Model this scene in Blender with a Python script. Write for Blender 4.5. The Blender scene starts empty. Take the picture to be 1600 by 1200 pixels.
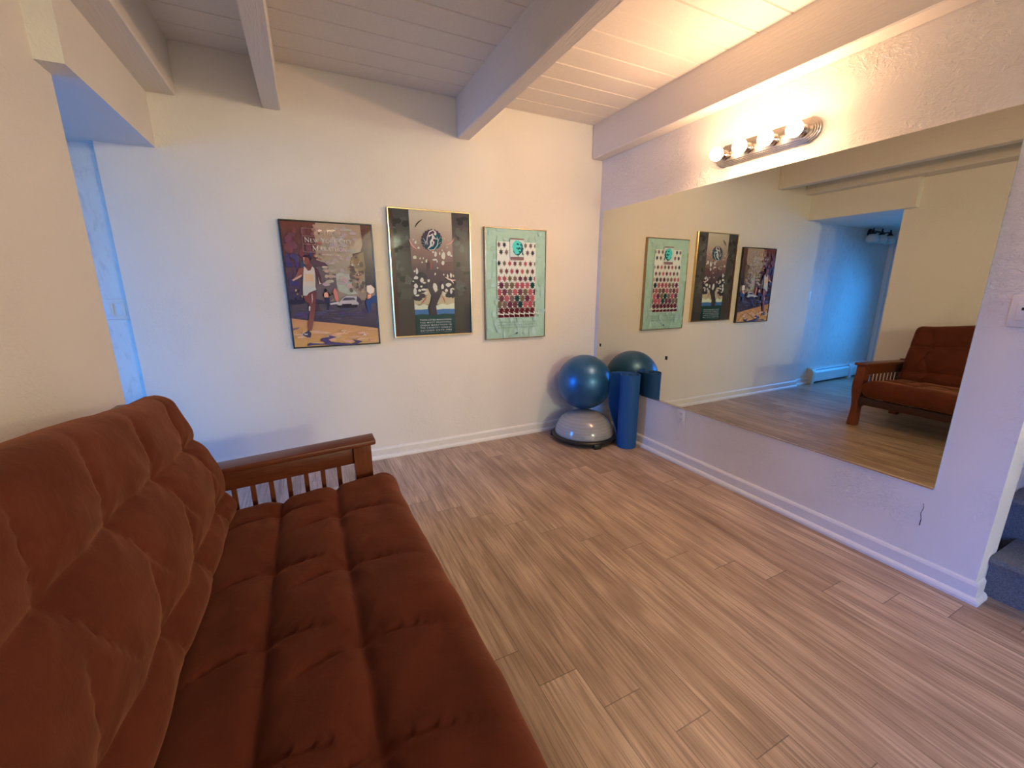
import bpy, bmesh, math, random
from mathutils import Vector, Matrix, noise

# light levels: watts in red, green, blue
L_BULB, L_FILL, L_FILL2, L_HALL, L_WIN = (11.8, 6.9, 4.0), (285, 318, 240), (262, 232, 172), (1.0, 15, 55), (0, 21, 110)   #LV
def wc(rgb): m_ = max(max(rgb), 1e-6); return m_, tuple(v_ / m_ for v_ in rgb)
scene = bpy.context.scene
COL = scene.collection
PI = math.pi

# ------------------------------------------------------------------ render look
scene.view_settings.view_transform = 'Standard'
scene.view_settings.look = 'None'
scene.view_settings.exposure = 0.04
scene.view_settings.gamma = 1.0
scene.view_settings.use_curve_mapping = False
cy = scene.cycles
cy.use_denoising = True
cy.max_bounces = 10
cy.diffuse_bounces = 5
cy.glossy_bounces = 5
cy.transparent_max_bounces = 12
cy.sample_clamp_indirect = 0.0
cy.blur_glossy = 1.0
cy.use_guiding = True

# ------------------------------------------------------------------ helpers
def lin(c):
    return tuple(((v / 255.0) / 12.92 if v / 255.0 <= 0.04045 else ((v / 255.0 + 0.055) / 1.055) ** 2.4) for v in c)

class NT:
    def __init__(s, name):
        s.m = bpy.data.materials.new(name); s.m.use_nodes = True
        s.t = s.m.node_tree; s.b = s.t.nodes['Principled BSDF']; s.out = s.t.nodes['Material Output']
    def n(s, typ, **kw):
        nd = s.t.nodes.new(typ)
        for k, v in kw.items():
            if k.startswith('i_'):
                key = k[2:]; key = int(key) if key.isdigit() else key.replace('_', ' ')
                nd.inputs[key].default_value = v
            else:
                setattr(nd, k, v)
        return nd
    def l(s, a, b): s.t.links.new(a, b)
    def math(s, op, a, b=None, c=None):
        nd = s.n('ShaderNodeMath', operation=op)
        for i, v in enumerate((a, b, c)):
            if v is None: continue
            if isinstance(v, (int, float)): nd.inputs[i].default_value = v
            else: s.l(v, nd.inputs[i])
        return nd.outputs[0]
    def coord(s, scale=(1, 1, 1), loc=(0, 0, 0)):
        tc = s.n('ShaderNodeTexCoord'); mp = s.n('ShaderNodeMapping')
        mp.inputs['Scale'].default_value = scale; mp.inputs['Location'].default_value = loc
        s.l(tc.outputs['Object'], mp.inputs['Vector']); return mp.outputs[0]
    def noise(s, vec, scale, detail=3, rough=0.5, dist=0.0):
        nd = s.n('ShaderNodeTexNoise'); nd.inputs['Scale'].default_value = scale; nd.inputs['Detail'].default_value = detail
        nd.inputs['Roughness'].default_value = rough; nd.inputs['Distortion'].default_value = dist
        s.l(vec, nd.inputs['Vector']); return nd
    def ramp(s, fac, stops):
        nd = s.n('ShaderNodeValToRGB'); el = nd.color_ramp.elements
        while len(el) < len(stops): el.new(0.5)
        for e, (p, c) in zip(el, stops):
            e.position = p; e.color = (*c, 1) if len(c) == 3 else c
        s.l(fac, nd.inputs[0]); return nd.outputs[0]
    def mix(s, fac, a, b, blend='MIX'):
        nd = s.n('ShaderNodeMix', data_type='RGBA', blend_type=blend)
        for sock, v in ((nd.inputs[0], fac), (nd.inputs[6], a), (nd.inputs[7], b)):
            if isinstance(v, (int, float)): sock.default_value = v
            elif isinstance(v, tuple): sock.default_value = (*v, 1) if len(v) == 3 else v
            else: s.l(v, sock)
        return nd.outputs[2]
    def bump(s, h, strength, dist=0.01, normal=None):
        nd = s.n('ShaderNodeBump'); nd.inputs['Strength'].default_value = strength; nd.inputs['Distance'].default_value = dist
        s.l(h, nd.inputs['Height'])
        if normal is not None: s.l(normal, nd.inputs['Normal'])
        return nd.outputs[0]
    def base(s, color=None, rough=None, metal=None, **kw):
        for key, v in (('Base Color', color), ('Roughness', rough), ('Metallic', metal)):
            if v is None: continue
            if isinstance(v, tuple): s.b.inputs[key].default_value = (*v, 1) if len(v) == 3 else v
            elif isinstance(v, (int, float)): s.b.inputs[key].default_value = v
            else: s.l(v, s.b.inputs[key])
        for k, v in kw.items(): s.b.inputs[k.replace('_', ' ')].default_value = v
        return s

def plain(name, color, rough=0.5, metal=0.0, bump=0.0, bscale=60, var=0.06, **kw):
    """a plain coloured surface with a little procedural unevenness"""
    t = NT(name); v = t.coord()
    nz = t.noise(v, bscale, 4)
    dark = tuple(c * (1 - var) for c in color); lite = tuple(min(1, c * (1 + var)) for c in color)
    t.base(t.ramp(nz.outputs[0], [(0.3, dark), (0.7, lite)]), rough, metal, **kw)
    if bump: t.l(t.bump(nz.outputs[0], bump, 0.004), t.b.inputs['Normal'])
    return t.m

# ---- mesh pieces (all in world metres)
def box(bm, x0, x1, y0, y1, z0, z1, bev=0.0, seg=2):
    vs = [bm.verts.new((x, y, z)) for x in (x0, x1) for y in (y0, y1) for z in (z0, z1)]
    fs = [bm.faces.new([vs[i] for i in q]) for q in ((0, 1, 3, 2), (4, 6, 7, 5), (0, 4, 5, 1), (2, 3, 7, 6), (0, 2, 6, 4), (1, 5, 7, 3))]
    if bev:
        es = list({e for f in fs for e in f.edges})
        bmesh.ops.bevel(bm, geom=es, offset=bev, segments=seg, affect='EDGES', profile=0.5)
    return vs

def prism(bm, pts, axis, a, b, bev=0.0):
    """polygon pts (two remaining axes in order) extruded along axis from a to b"""
    def P(p, t):
        return {'X': (t, p[0], p[1]), 'Y': (p[0], t, p[1]), 'Z': (p[0], p[1], t)}[axis]
    A = [bm.verts.new(P(p, a)) for p in pts]; B = [bm.verts.new(P(p, b)) for p in pts]
    n = len(pts); fs = [bm.faces.new(A[::-1]), bm.faces.new(B)]
    for i in range(n):
        fs.append(bm.faces.new((A[i], A[(i + 1) % n], B[(i + 1) % n], B[i])))
    if bev:
        es = list({e for f in fs[:2] for e in f.edges})
        bmesh.ops.bevel(bm, geom=es, offset=bev, segments=2, affect='EDGES', profile=0.5)
    return fs

def lathe(bm, prof, origin, axis='Z', n=48):
    o = Vector(origin); rings = []
    for r, h in prof:
        ring = []
        for k in range(n):
            a = 2 * PI * k / n; c, s_ = r * math.cos(a), r * math.sin(a)
            ring.append({'Z': (c, s_, h), 'X': (h, c, s_), 'Y': (c, h, s_)}[axis])
        rings.append([bm.verts.new(o + Vector(p)) for p in (ring if r > 1e-6 else ring[:1])])
    for A, B in zip(rings, rings[1:]):
        for k in range(n):
            k2 = (k + 1) % n
            if len(A) == 1 and len(B) == 1: continue
            if len(A) == 1: bm.faces.new((A[0], B[k], B[k2]))
            elif len(B) == 1: bm.faces.new((A[k], B[0], A[k2]))
            else: bm.faces.new((A[k], B[k], B[k2], A[k2]))
    if len(rings[0]) > 1: bm.faces.new(rings[0][::-1])
    if len(rings[-1]) > 1: bm.faces.new(rings[-1])

def tube(bm, pts, r, n=10):
    pts = [Vector(p) for p in pts]; rings = []
    for i, p in enumerate(pts):
        d = (pts[min(i + 1, len(pts) - 1)] - pts[max(i - 1, 0)]).normalized()
        a = d.cross(Vector((0.31, 0.2, 0.93))).normalized(); b = d.cross(a)
        rr = r[i] if isinstance(r, (list, tuple)) else r
        rings.append([bm.verts.new(p + rr * (math.cos(2 * PI * k / n) * a + math.sin(2 * PI * k / n) * b)) for k in range(n)])
    for A, B in zip(rings, rings[1:]):
        for k in range(n): bm.faces.new((A[k], A[(k + 1) % n], B[(k + 1) % n], B[k]))
    bm.faces.new(rings[0][::-1]); bm.faces.new(rings[-1])

def new(): return bmesh.new()

ORG = {}
def obj(name, bm, mat, parent=None, smooth=False, loc=None):
    """link a bmesh as one object; verts given in world metres, origin moved to the root's base (or loc)"""
    bmesh.ops.recalc_face_normals(bm, faces=bm.faces[:])
    me = bpy.data.meshes.new(name)
    org = ORG[parent.name] if parent is not None else Vector(loc or (0, 0, 0))
    bmesh.ops.translate(bm, verts=bm.verts[:], vec=-org)
    bm.to_mesh(me); bm.free()
    for m in (mat if isinstance(mat, (list, tuple)) else [mat]): me.materials.append(m)
    if smooth:
        me.polygons.foreach_set('use_smooth', [True] * len(me.polygons))
        if smooth != 'all':
            try: me.set_sharp_from_angle(angle=math.radians(38))
            except Exception: pass
    o = bpy.data.objects.new(name, me); COL.objects.link(o)
    ORG[o.name] = org.copy()
    if parent is not None: o.parent = parent
    else: o.location = org
    return o

def tag(o, label, cat, group=None, kind=None):
    o['label'] = label; o['category'] = cat
    if group: o['group'] = group
    if kind: o['kind'] = kind
    return o

def thing(name, loc, label, cat, group=None):
    o = bpy.data.objects.new(name, None); COL.objects.link(o); o.location = loc; o.empty_display_size = 0.1
    ORG[o.name] = Vector(loc); return tag(o, label, cat, group)

def struct(name, bm, mat, label, cat, smooth=False):
    return tag(obj(name, bm, mat, smooth=smooth), label, cat, kind='structure')

# ------------------------------------------------------------------ camera (solved from the photograph's straight lines)
cam_d = bpy.data.cameras.new('camera'); cam = bpy.data.objects.new('camera', cam_d); COL.objects.link(cam)
cam_d.sensor_width = 36.0; cam_d.lens = 36.0 * 643.0153 / 1600.0; cam_d.clip_start = 0.02
cam.location = (-2.3955, -3.1441, 1.3); cam.rotation_euler = (1.33937, 0.00198, -0.45306)
scene.camera = cam

# ------------------------------------------------------------------ materials
def wall_mat(name, color, knock=1.0, streak=False):
    t = NT(name); v = t.coord()
    fine = t.noise(v, 150, 3)
    k1 = t.noise(v, 26, 2, 0.45, 1.6)
    kr = t.ramp(k1.outputs[0], [(0.5, (0, 0, 0)), (0.6, (1, 1, 1))])
    k2 = t.noise(t.coord((1, 0.45, 1.5)), 60, 2, 0.5, 2.2)
    kr2 = t.ramp(k2.outputs[0], [(0.5, (0, 0, 0)), (0.62, (1, 1, 1))])
    mask = t.ramp(t.noise(v, 2.2, 2).outputs[0], [(0.42, (0.08,) * 3), (0.62, (1, 1, 1))])
    h = t.math('MULTIPLY', t.math('ADD', t.math('MULTIPLY', kr, 0.5), t.math('MULTIPLY', kr2, 0.5)), mask)
    nrm = t.bump(h, 0.55 * knock, 0.004)
    nrm = t.bump(fine.outputs[0], 0.12, 0.002, nrm)
    broad = t.noise(v, 1.3, 3)
    dk = tuple(c * 0.955 for c in color)
    colr = t.ramp(broad.outputs[0], [(0.3, dk), (0.7, color)])
    if streak:
        st = t.noise(t.coord((22, 22, 7.0)), 1.6, 4, 0.6, 0.5)
        colr = t.mix(t.ramp(st.outputs[0], [(0.52, (0,) * 3), (0.72, (1,) * 3)]), colr, tuple(c * 0.80 for c in color))
    t.base(colr, 0.62); t.l(nrm, t.b.inputs['Normal'])
    return t.m

WHITE = (0.82, 0.775, 0.705)
M_wall = wall_mat('wall_paint', WHITE, 0.8)
M_wall_rough = wall_mat('wall_paint_textured', WHITE, 1.4)
M_hall = wall_mat('hall_paint', (0.78, 0.76, 0.72), 1.0, True)
M_ceil = plain('ceiling_plank_paint', (0.76, 0.715, 0.645), 0.55, bump=0.1, bscale=90, var=0.03)
M_trim = plain('trim_gloss_paint', (0.78, 0.75, 0.70), 0.35, bump=0.05, var=0.02)
t = NT('rough_sawn_beam_paint'); v = t.coord((30, 3.5, 30)); nz = t.noise(v, 2.2, 5, 0.6, 0.8); k = t.noise(t.coord(), 45, 3, 0.6, 1.0)
t.base((0.74, 0.695, 0.625), 0.6)
t.l(t.bump(k.outputs[0], 0.25, 0.004, t.bump(nz.outputs[0], 0.55, 0.006)), t.b.inputs['Normal']); M_beam = t.m

# plank floor: planks 147 mm wide along Y, end joints stepped by 153 mm from plank to plank
t = NT('grey_brown_vinyl_planks'); tc = t.n('ShaderNodeTexCoord'); sp = t.n('ShaderNodeSeparateXYZ'); t.l(tc.outputs['Object'], sp.inputs[0])
PWID, PLEN = 0.1475, 1.22
u = t.math('DIVIDE', t.math('ADD', sp.outputs[0], 1.682 + 30 * PWID), PWID); colid = t.math('FLOOR', u); fu = t.math('FRACT', u)
w = t.math('DIVIDE', t.math('ADD', t.math('ADD', sp.outputs[1], 2.340 + 20 * PLEN - 30 * 0.1535), t.math('MULTIPLY', colid, 0.1535)), PLEN)
rowid = t.math('FLOOR', w); fw = t.math('FRACT', w)
cmb = t.n('ShaderNodeCombineXYZ'); t.l(colid, cmb.inputs[0]); t.l(rowid, cmb.inputs[1])
wn = t.n('ShaderNodeTexWhiteNoise', noise_dimensions='2D'); t.l(cmb.outputs[0], wn.inputs[0])
off = t.n('ShaderNodeVectorMath', operation='MULTIPLY_ADD'); t.l(wn.outputs[1], off.inputs[0]); off.inputs[1].default_value = (37, 53, 11); t.l(tc.outputs['Object'], off.inputs[2])
mp = t.n('ShaderNodeMapping'); mp.inputs['Scale'].default_value = (9, 0.75, 1); t.l(off.outputs[0], mp.inputs[0])
g1 = t.noise(mp.outputs[0], 2.0, 6, 0.62, 0.9)
mp2 = t.n('ShaderNodeMapping'); mp2.inputs['Scale'].default_value = (60, 1.6, 1); t.l(off.outputs[0], mp2.inputs[0])
g2 = t.noise(mp2.outputs[0], 2.2, 4, 0.6, 0.3)
mp3 = t.n('ShaderNodeMapping'); mp3.inputs['Scale'].default_value = (1.0, 0.13, 1); t.l(off.outputs[0], mp3.inputs[0])
wv = t.n('ShaderNodeTexWave', wave_type='RINGS', i_Scale=9.0, i_Distortion=3.0, i_Detail=2.0, i_Detail_Scale=1.5); t.l(mp3.outputs[0], wv.inputs[0])
c0 = t.ramp(g1.outputs[0], [(0.28, (0.295, 0.190, 0.132)), (0.5, (0.520, 0.365, 0.255)), (0.72, (0.680, 0.515, 0.375))])
c1 = t.mix(t.ramp(g2.outputs[0], [(0.46, (0,) * 3), (0.66, (0.66,) * 3)]), c0, (0.185, 0.116, 0.080))
c1 = t.mix(t.math('MULTIPLY', wv.outputs[1], 0.30), c1, (0.25, 0.16, 0.11))
tint = t.ramp(wn.outputs[0], [(0.0, (0.86, 0.84, 0.83)), (0.5, (1.0, 1.0, 1.0)), (1.0, (1.08, 1.10, 1.12))])
c2 = t.mix(1.0, c1, tint, 'MULTIPLY')
eu = t.math('MINIMUM', fu, t.math('SUBTRACT', 1.0, fu)); ew = t.math('MINIMUM', fw, t.math('SUBTRACT', 1.0, fw))
gap = t.math('MAXIMUM', t.math('LESS_THAN', eu, 0.008), t.math('LESS_THAN', ew, 0.0014))
c3 = t.mix(t.math('MULTIPLY', gap, 0.62), c2, (0.08, 0.055, 0.04))
t.base(c3, t.math('ADD', t.math('MULTIPLY', g2.outputs[0], 0.16), 0.30))
t.b.inputs['Specular IOR Level'].default_value = 0.42
hh = t.math('SUBTRACT', t.math('MULTIPLY', g2.outputs[0], 0.35), gap)
t.l(t.bump(hh, 0.25, 0.0012), t.b.inputs['Normal']); M_floor = t.m

def wood(name, a, b, scale=(2.2, 2.2, 22), rough=0.33):
    t = NT(name); nz = t.noise(t.coord(scale), 3.0, 5, 0.6, 0.8)
    t.base(t.ramp(nz.outputs[0], [(0.3, a), (0.7, b)]), rough); t.l(t.bump(nz.outputs[0], 0.06, 0.003), t.b.inputs['Normal']); return t.m
M_wood_x = wood('cherry_stained_wood_long', (0.105, 0.024, 0.009), (0.170, 0.042, 0.015), (3, 26, 26))
M_wood_z = wood('cherry_stained_wood_upright', (0.120, 0.029, 0.010), (0.195, 0.054, 0.018), (26, 26, 3))
M_wood_y = wood('cherry_wood_rail_shaded', (0.028, 0.009, 0.005), (0.046, 0.015, 0.007), (26, 3, 26))  # darkened copy of the wood colour, stands in for shade on the rails

t = NT('rust_brown_microsuede'); v = t.coord(); n1 = t.noise(v, 5, 4, 0.6, 0.5); n2 = t.noise(v, 320, 2)
t.base(t.ramp(n1.outputs[0], [(0.3, (0.080, 0.0170, 0.0076)), (0.7, (0.124, 0.0268, 0.0122))]), 0.88)
t.b.inputs['Sheen Weight'].default_value = 0.35; t.b.inputs['Sheen Roughness'].default_value = 0.45; t.b.inputs['Sheen Tint'].default_value = (0.75, 0.32, 0.18, 1)
t.b.inputs['Specular IOR Level'].default_value = 0.15
nw = t.noise(t.coord((1, 1, 1)), 22, 4, 0.55, 0.4)
t.l(t.bump(n2.outputs[0], 0.15, 0.001, t.bump(nw.outputs[0], 0.18, 0.012)), t.b.inputs['Normal']); M_suede = t.m

t = NT('mirror_silvering'); t.base((0.70, 0.70, 0.60), 0.0, 1.0); M_mirror = t.m
M_steel = plain('brushed_nickel', (0.62, 0.58, 0.53), 0.2, 1.0, var=0.04)
M_chan = plain('aluminium_channel', (0.70, 0.62, 0.52), 0.22, 1.0, var=0.03)
M_plastic = plain('white_plastic', (0.74, 0.72, 0.69), 0.38, var=0.02)
M_slot = plain('dark_slot', (0.015, 0.014, 0.014), 0.6)
M_black = plain('black_plastic', (0.012, 0.012, 0.013), 0.38, bump=0.05)
M_blackframe = plain('black_frame', (0.012, 0.009, 0.009), 0.28)
M_brass = plain('brass_frame', (0.62, 0.46, 0.24), 0.22, 1.0, var=0.04)
M_bronze = plain('bronze_frame', (0.40, 0.29, 0.18), 0.28, 1.0, var=0.04)

t = NT('pearl_blue_vinyl'); v = t.coord()
sp = t.n('ShaderNodeTexCoord'); wv = t.n('ShaderNodeTexWave', bands_direction='DIAGONAL', i_Scale=26.0, i_Distortion=1.5, i_Detail=2.0); t.l(sp.outputs['Object'], wv.inputs[0])
t.base((0.022, 0.120, 0.275), 0.36, 0.55); t.b.inputs['Coat Weight'].default_value = 0.35; t.b.inputs['Coat Roughness'].default_value = 0.22
t.l(t.bump(wv.outputs[1], 0.10, 0.003), t.b.inputs['Normal']); M_ball = t.m
t = NT('translucent_grey_dome_vinyl'); sp = t.n('ShaderNodeTexCoord'); wv = t.n('ShaderNodeTexWave', bands_direction='Z', i_Scale=14.0, i_Distortion=2.0, i_Detail=3.0, i_Detail_Scale=2.0); t.l(sp.outputs['Object'], wv.inputs[0])
t.base(t.ramp(wv.outputs[1], [(0.2, (0.285, 0.285, 0.29)), (0.9, (0.315, 0.315, 0.32))]), 0.16); t.b.inputs['Coat Weight'].default_value = 0.5; t.b.inputs['Coat Roughness'].default_value = 0.05
t.l(t.bump(wv.outputs[1], 0.05, 0.002), t.b.inputs['Normal']); M_dome = t.m
t = NT('blue_foam_mat'); v = t.coord(); n2 = t.noise(v, 260, 3); t.base(t.ramp(n2.outputs[0], [(0.3, (0.002, 0.062, 0.225)), (0.7, (0.003, 0.082, 0.285))]), 0.6)
t.l(t.bump(n2.outputs[0], 0.2, 0.0015), t.b.inputs['Normal']); M_mat = t.m
t = NT('grey_blue_carpet'); v = t.coord(); n2 = t.noise(v, 170, 4, 0.7); t.base(t.ramp(n2.outputs[0], [(0.3, (0.10, 0.10, 0.105)), (0.7, (0.24, 0.235, 0.23))]), 0.95)
t.l(t.bump(n2.outputs[0], 0.9, 0.008), t.b.inputs['Normal']); M_carpet = t.m
t = NT('frosted_lamp_glass'); t.base((0.72, 0.70, 0.62), 0.35); t.b.inputs['Transmission Weight'].default_value = 0.15; M_frost = t.m

def glow(name, color, strength, clear=0.0, sampled=False):
    """lamp glass: glows; clear = share of light passing straight through the glass"""
    t = NT(name); em = t.n('ShaderNodeEmission'); em.inputs[0].default_value = (*color, 1); em.inputs[1].default_value = strength
    tr = t.n('ShaderNodeBsdfTransparent'); mx = t.n('ShaderNodeMixShader'); mx.inputs[0].default_value = clear
    t.l(em.outputs[0], mx.inputs[1]); t.l(tr.outputs[0], mx.inputs[2]); t.l(mx.outputs[0], t.out.inputs[0])
    if not sampled: t.m.cycles.emission_sampling = 'NONE'
    return t.m
M_bulb = glow('lit_globe_bulb', (1.0, 0.80, 0.55), 14.0, 0.8)
M_bulb_dim = glow('lit_globe_bulb_yellowish', (1.0, 0.74, 0.42), 6.5, 0.8)
M_tube = glow('warm_tube', (1.0, 0.80, 0.58), 25.0)
M_diff = glow('fill_lamp_diffuser', (1.0, 0.72, 0.46), 8.0, 0.7)  # glass of the added fill lamps
def lamp(name, loc, radius, rgb):
    power, color = wc(rgb); l = bpy.data.lights.new(name, 'POINT'); l.energy = power; l.shadow_soft_size = radius; l.color = color
    o = bpy.data.objects.new(name, l); COL.objects.link(o); o.location = loc; return o

t = NT('poster_glazing'); tr = t.n('ShaderNodeBsdfTransparent'); gl = t.n('ShaderNodeBsdfGlossy'); gl.inputs['Roughness'].default_value = 0.02
fr = t.n('ShaderNodeFresnel'); fr.inputs[0].default_value = 1.33; mx = t.n('ShaderNodeMixShader')
t.l(fr.outputs[0], mx.inputs[0]); t.l(tr.outputs[0], mx.inputs[1]); t.l(gl.outputs[0], mx.inputs[2]); t.l(mx.outputs[0], t.out.inputs[0]); M_glass = t.m
t = NT('window_glass'); tr = t.n('ShaderNodeBsdfTransparent'); gl = t.n('ShaderNodeBsdfGlossy'); gl.inputs['Roughness'].default_value = 0.0
fr = t.n('ShaderNodeFresnel'); fr.inputs[0].default_value = 1.3; mx = t.n('ShaderNodeMixShader')
t.l(fr.outputs[0], mx.inputs[0]); t.l(tr.outputs[0], mx.inputs[1]); t.l(gl.outputs[0], mx.inputs[2]); t.l(mx.outputs[0], t.out.inputs[0]); M_wglass = t.m
t = NT('printed_poster_ink'); at = t.n('ShaderNodeVertexColor'); at.layer_name = 'ink'; t.base(at.outputs[0], 0.5); t.b.inputs['Specular IOR Level'].default_value = 0.1; M_ink = t.m
# ------------------------------------------------------------------ the room
bm = new(); box(bm, -5.4, 3.05, -9.8, 0.30, -0.10, 0.0); struct('floor', bm, M_floor, 'grey brown wood-look vinyl plank floor', 'floor')

# ceiling boards run along X between the beams; V grooves every 178 mm
bm = new(); prof = []; y = -0.008
ys = [0.20, -0.008] + [-0.008 - 0.1775 * k for k in range(1, 55)]
pts = [(0.20, 2.72), (0.20, 2.605)]
for yy in ys[1:]:
    pts += [(yy + 0.006, 2.605), (yy, 2.616), (yy - 0.006, 2.605)]
pts += [(-9.8, 2.605), (-9.8, 2.72)]
prism(bm, pts, 'X', -3.30, 3.05)
struct('ceiling', bm, M_ceil, 'white painted tongue and groove board ceiling between the beams', 'ceiling')

bm = new(); box(bm, -3.334, 0.0, 0.0, 0.16, 0, 2.66); struct('wall_back', bm, M_wall, 'cream back wall carrying three framed posters', 'wall')
bm = new(); box(bm, 0.0, 0.155, -2.656, 0.16, 0, 2.66); struct('wall_right', bm, M_wall_rough, 'textured cream wall on the right behind the large mirror', 'wall')
bm = new(); box(bm, -3.271, -3.151, -4.2, -0.8666, 0, 2.66); box(bm, -3.271, -3.151, -9.7, -5.6, 0, 2.66); box(bm, -3.271, -3.151, -5.6, -4.2, 0, 0.45); box(bm, -3.271, -3.151, -5.6, -4.2, 2.0, 2.66); struct('wall_left', bm, M_wall, 'smooth cream wall behind the futon sofa', 'wall')
bm = new(); box(bm, -3.271, -3.151, -0.8666, 0.0, 2.058, 2.66); box(bm, -3.1512, -3.0704, -0.982, 0.0, 2.058, 2.3335)
struct('trim_1', bm, M_wall, 'boxed cream header above the hallway opening', 'header')
# hallway behind the left wall
bm = new(); box(bm, -5.35, -3.30, 0.055, 0.16, 0, 2.3); struct('wall_hall', bm, M_hall, 'rough plastered hallway end wall lit blue by daylight', 'wall')
bm = new(); box(bm, -5.35, -3.271, -3.1, 0.10, 2.058, 2.16); struct('ceiling_hall', bm, M_wall, 'low hallway ceiling level with the header', 'ceiling')
bm = new(); box(bm, -5.35, -3.271, -3.2, -3.08, 0, 2.2); struct('wall_hall_rear', bm, M_wall, 'rear wall of the hallway behind the futon wall', 'wall')
# hallway outside wall with a glazed garden door
WX0, WX1 = -5.36, -5.20
bm = new(); box(bm, WX0, WX1, -0.30, 0.10, 0, 2.2); box(bm, WX0, WX1, -1.30, -0.30, 1.95, 2.2); box(bm, WX0, WX1, -1.30, -0.30, 0, 0.06); box(bm, WX0, WX1, -3.1, -1.30, 0, 2.2)
struct('wall_hall_outer', bm, M_hall, 'outer hallway wall around the glazed door', 'wall')
bm = new(); box(bm, -5.33, -5.25, -1.30, -1.23, 0.06, 1.95); box(bm, -5.33, -5.25, -0.37, -0.30, 0.06, 1.95); box(bm, -5.33, -5.25, -1.23, -0.37, 1.88, 1.95); box(bm, -5.33, -5.25, -1.23, -0.37, 0.06, 0.14)
w1 = struct('door_1', bm, M_trim, 'white framed glazed door in the hallway', 'door')
bm = new(); box(bm, -5.292, -5.288, -1.23, -0.37, 0.14, 1.88); obj('glass_pane', bm, M_wglass, w1)
bm = new(); box(bm, -5.2, -5.165, -0.005, 0.054, 0, 2.0, 0.004); box(bm, -5.2, -5.178, -0.085, -0.005, 0, 2.03, 0.006); struct('trim_2', bm, M_trim, 'white door casing at the far end of the blue-lit hallway wall', 'trim')

# rest of the room behind the camera
bm = new(); box(bm, -3.3, 3.05, -9.8, -9.65, 0, 2.66)
struct('wall_rear', bm, M_wall, 'rear wall behind the photographer', 'wall')
bm = new(); box(bm, -3.25, -3.17, -5.6, -4.2, 0.45, 0.52); box(bm, -3.25, -3.17, -5.6, -4.2, 1.93, 2.0); box(bm, -3.25, -3.17, -5.6, -5.53, 0.52, 1.93); box(bm, -3.25, -3.17, -4.27, -4.2, 0.52, 1.93); box(bm, -3.25, -3.17, -4.93, -4.87, 0.52, 1.93)
w2 = struct('window_1', bm, M_trim, 'white framed window in the left wall behind the photographer', 'window')
bm = new(); box(bm, -3.212, -3.208, -5.53, -4.27, 0.52, 1.93); obj('glass_pane', bm, M_wglass, w2)
tl = thing('tube_lamp', (-1.86, -7.7, 2.605), 'twin tube ceiling lamp behind the photographer', 'ceiling lamp')
bm = new(); box(bm, -2.10, -1.62, -7.80, -7.60, 2.585, 2.6045, 0.004); obj('mounting_plate', bm, M_plastic, tl, True)
bm = new(); tube(bm, [(-1.84, -7.7, 2.562), (-1.66, -7.7, 2.562)], 0.014, 12); obj('light_tube', bm, M_tube, tl, True)
bm = new(); tube(bm, [(-2.06, -7.76, 2.562), (-1.95, -7.58, 2.545)], 0.014, 12); obj('light_tube', bm, M_tube, tl, True)
for lx, ly, lz, lev, lab in ((-0.45, -8.8, 2.47, L_FILL, 'unseen round glass lamp added as fill far behind the photographer'), (2.29, -8.8, 2.47, L_FILL2, 'unseen round glass lamp added as fill far behind the photographer beyond the steps')):  # fill lamps added out of view to brighten the room
    cl = thing('fill_lamp', (lx, ly, 2.605), lab, 'ceiling lamp')
    bm = new(); lathe(bm, [(0.20, 0.0), (0.20, -0.022), (0.19, -0.028), (0.0, -0.028)], (lx, ly, lz - 0.0005), 'Z', 40); obj('canopy', bm, M_steel, cl, True)
    bm = new(); tube(bm, [(lx, ly, 2.6045), (lx, ly, lz - 0.01)], 0.008); obj('stem', bm, M_steel, cl, True)
    bm = new(); lathe(bm, [(0.185, -0.026), (0.182, -0.050), (0.160, -0.080), (0.115, -0.102), (0.06, -0.113), (0.0, -0.116)], (lx, ly, lz - 0.0005), 'Z', 40); obj('glass_dome', bm, M_diff, cl, 'all')
    lamp('fill_lamp_glow', (lx, ly, lz - 0.09), 0.18, lev)
bm = new(); box(bm, 2.9, 3.05, -9.8, -2.45, 0, 2.66); struct('wall_stair_end', bm, M_wall, 'wall at the top of the carpeted steps', 'wall')
bm = new(); box(bm, 0.155, 3.05, -2.60, -2.45, 0, 2.66); struct('wall_stair_side', bm, M_wall_rough, 'textured side wall beside the carpeted steps', 'wall')

# ceiling beams
def beam(x0, x1, z, lab):
    bm = new(); box(bm, x0, x1, -9.66, 0.0, z, 2.612, 0.006, 1)
    return struct('beam', bm, M_beam, lab, 'beam')
beam(-0.110, 0.0, 2.349, 'white ceiling beam along the top of the mirror wall')
beam(-1.304, -1.209, 2.3453, 'rough white ceiling beam meeting the back wall between the posters and mirror')
beam(-2.523, -2.426, 2.3444, 'white ceiling beam meeting the back wall above the left poster edge')
beam(-3.1505, -2.937, 2.3338, 'white ceiling beam resting over the hallway header')

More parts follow.
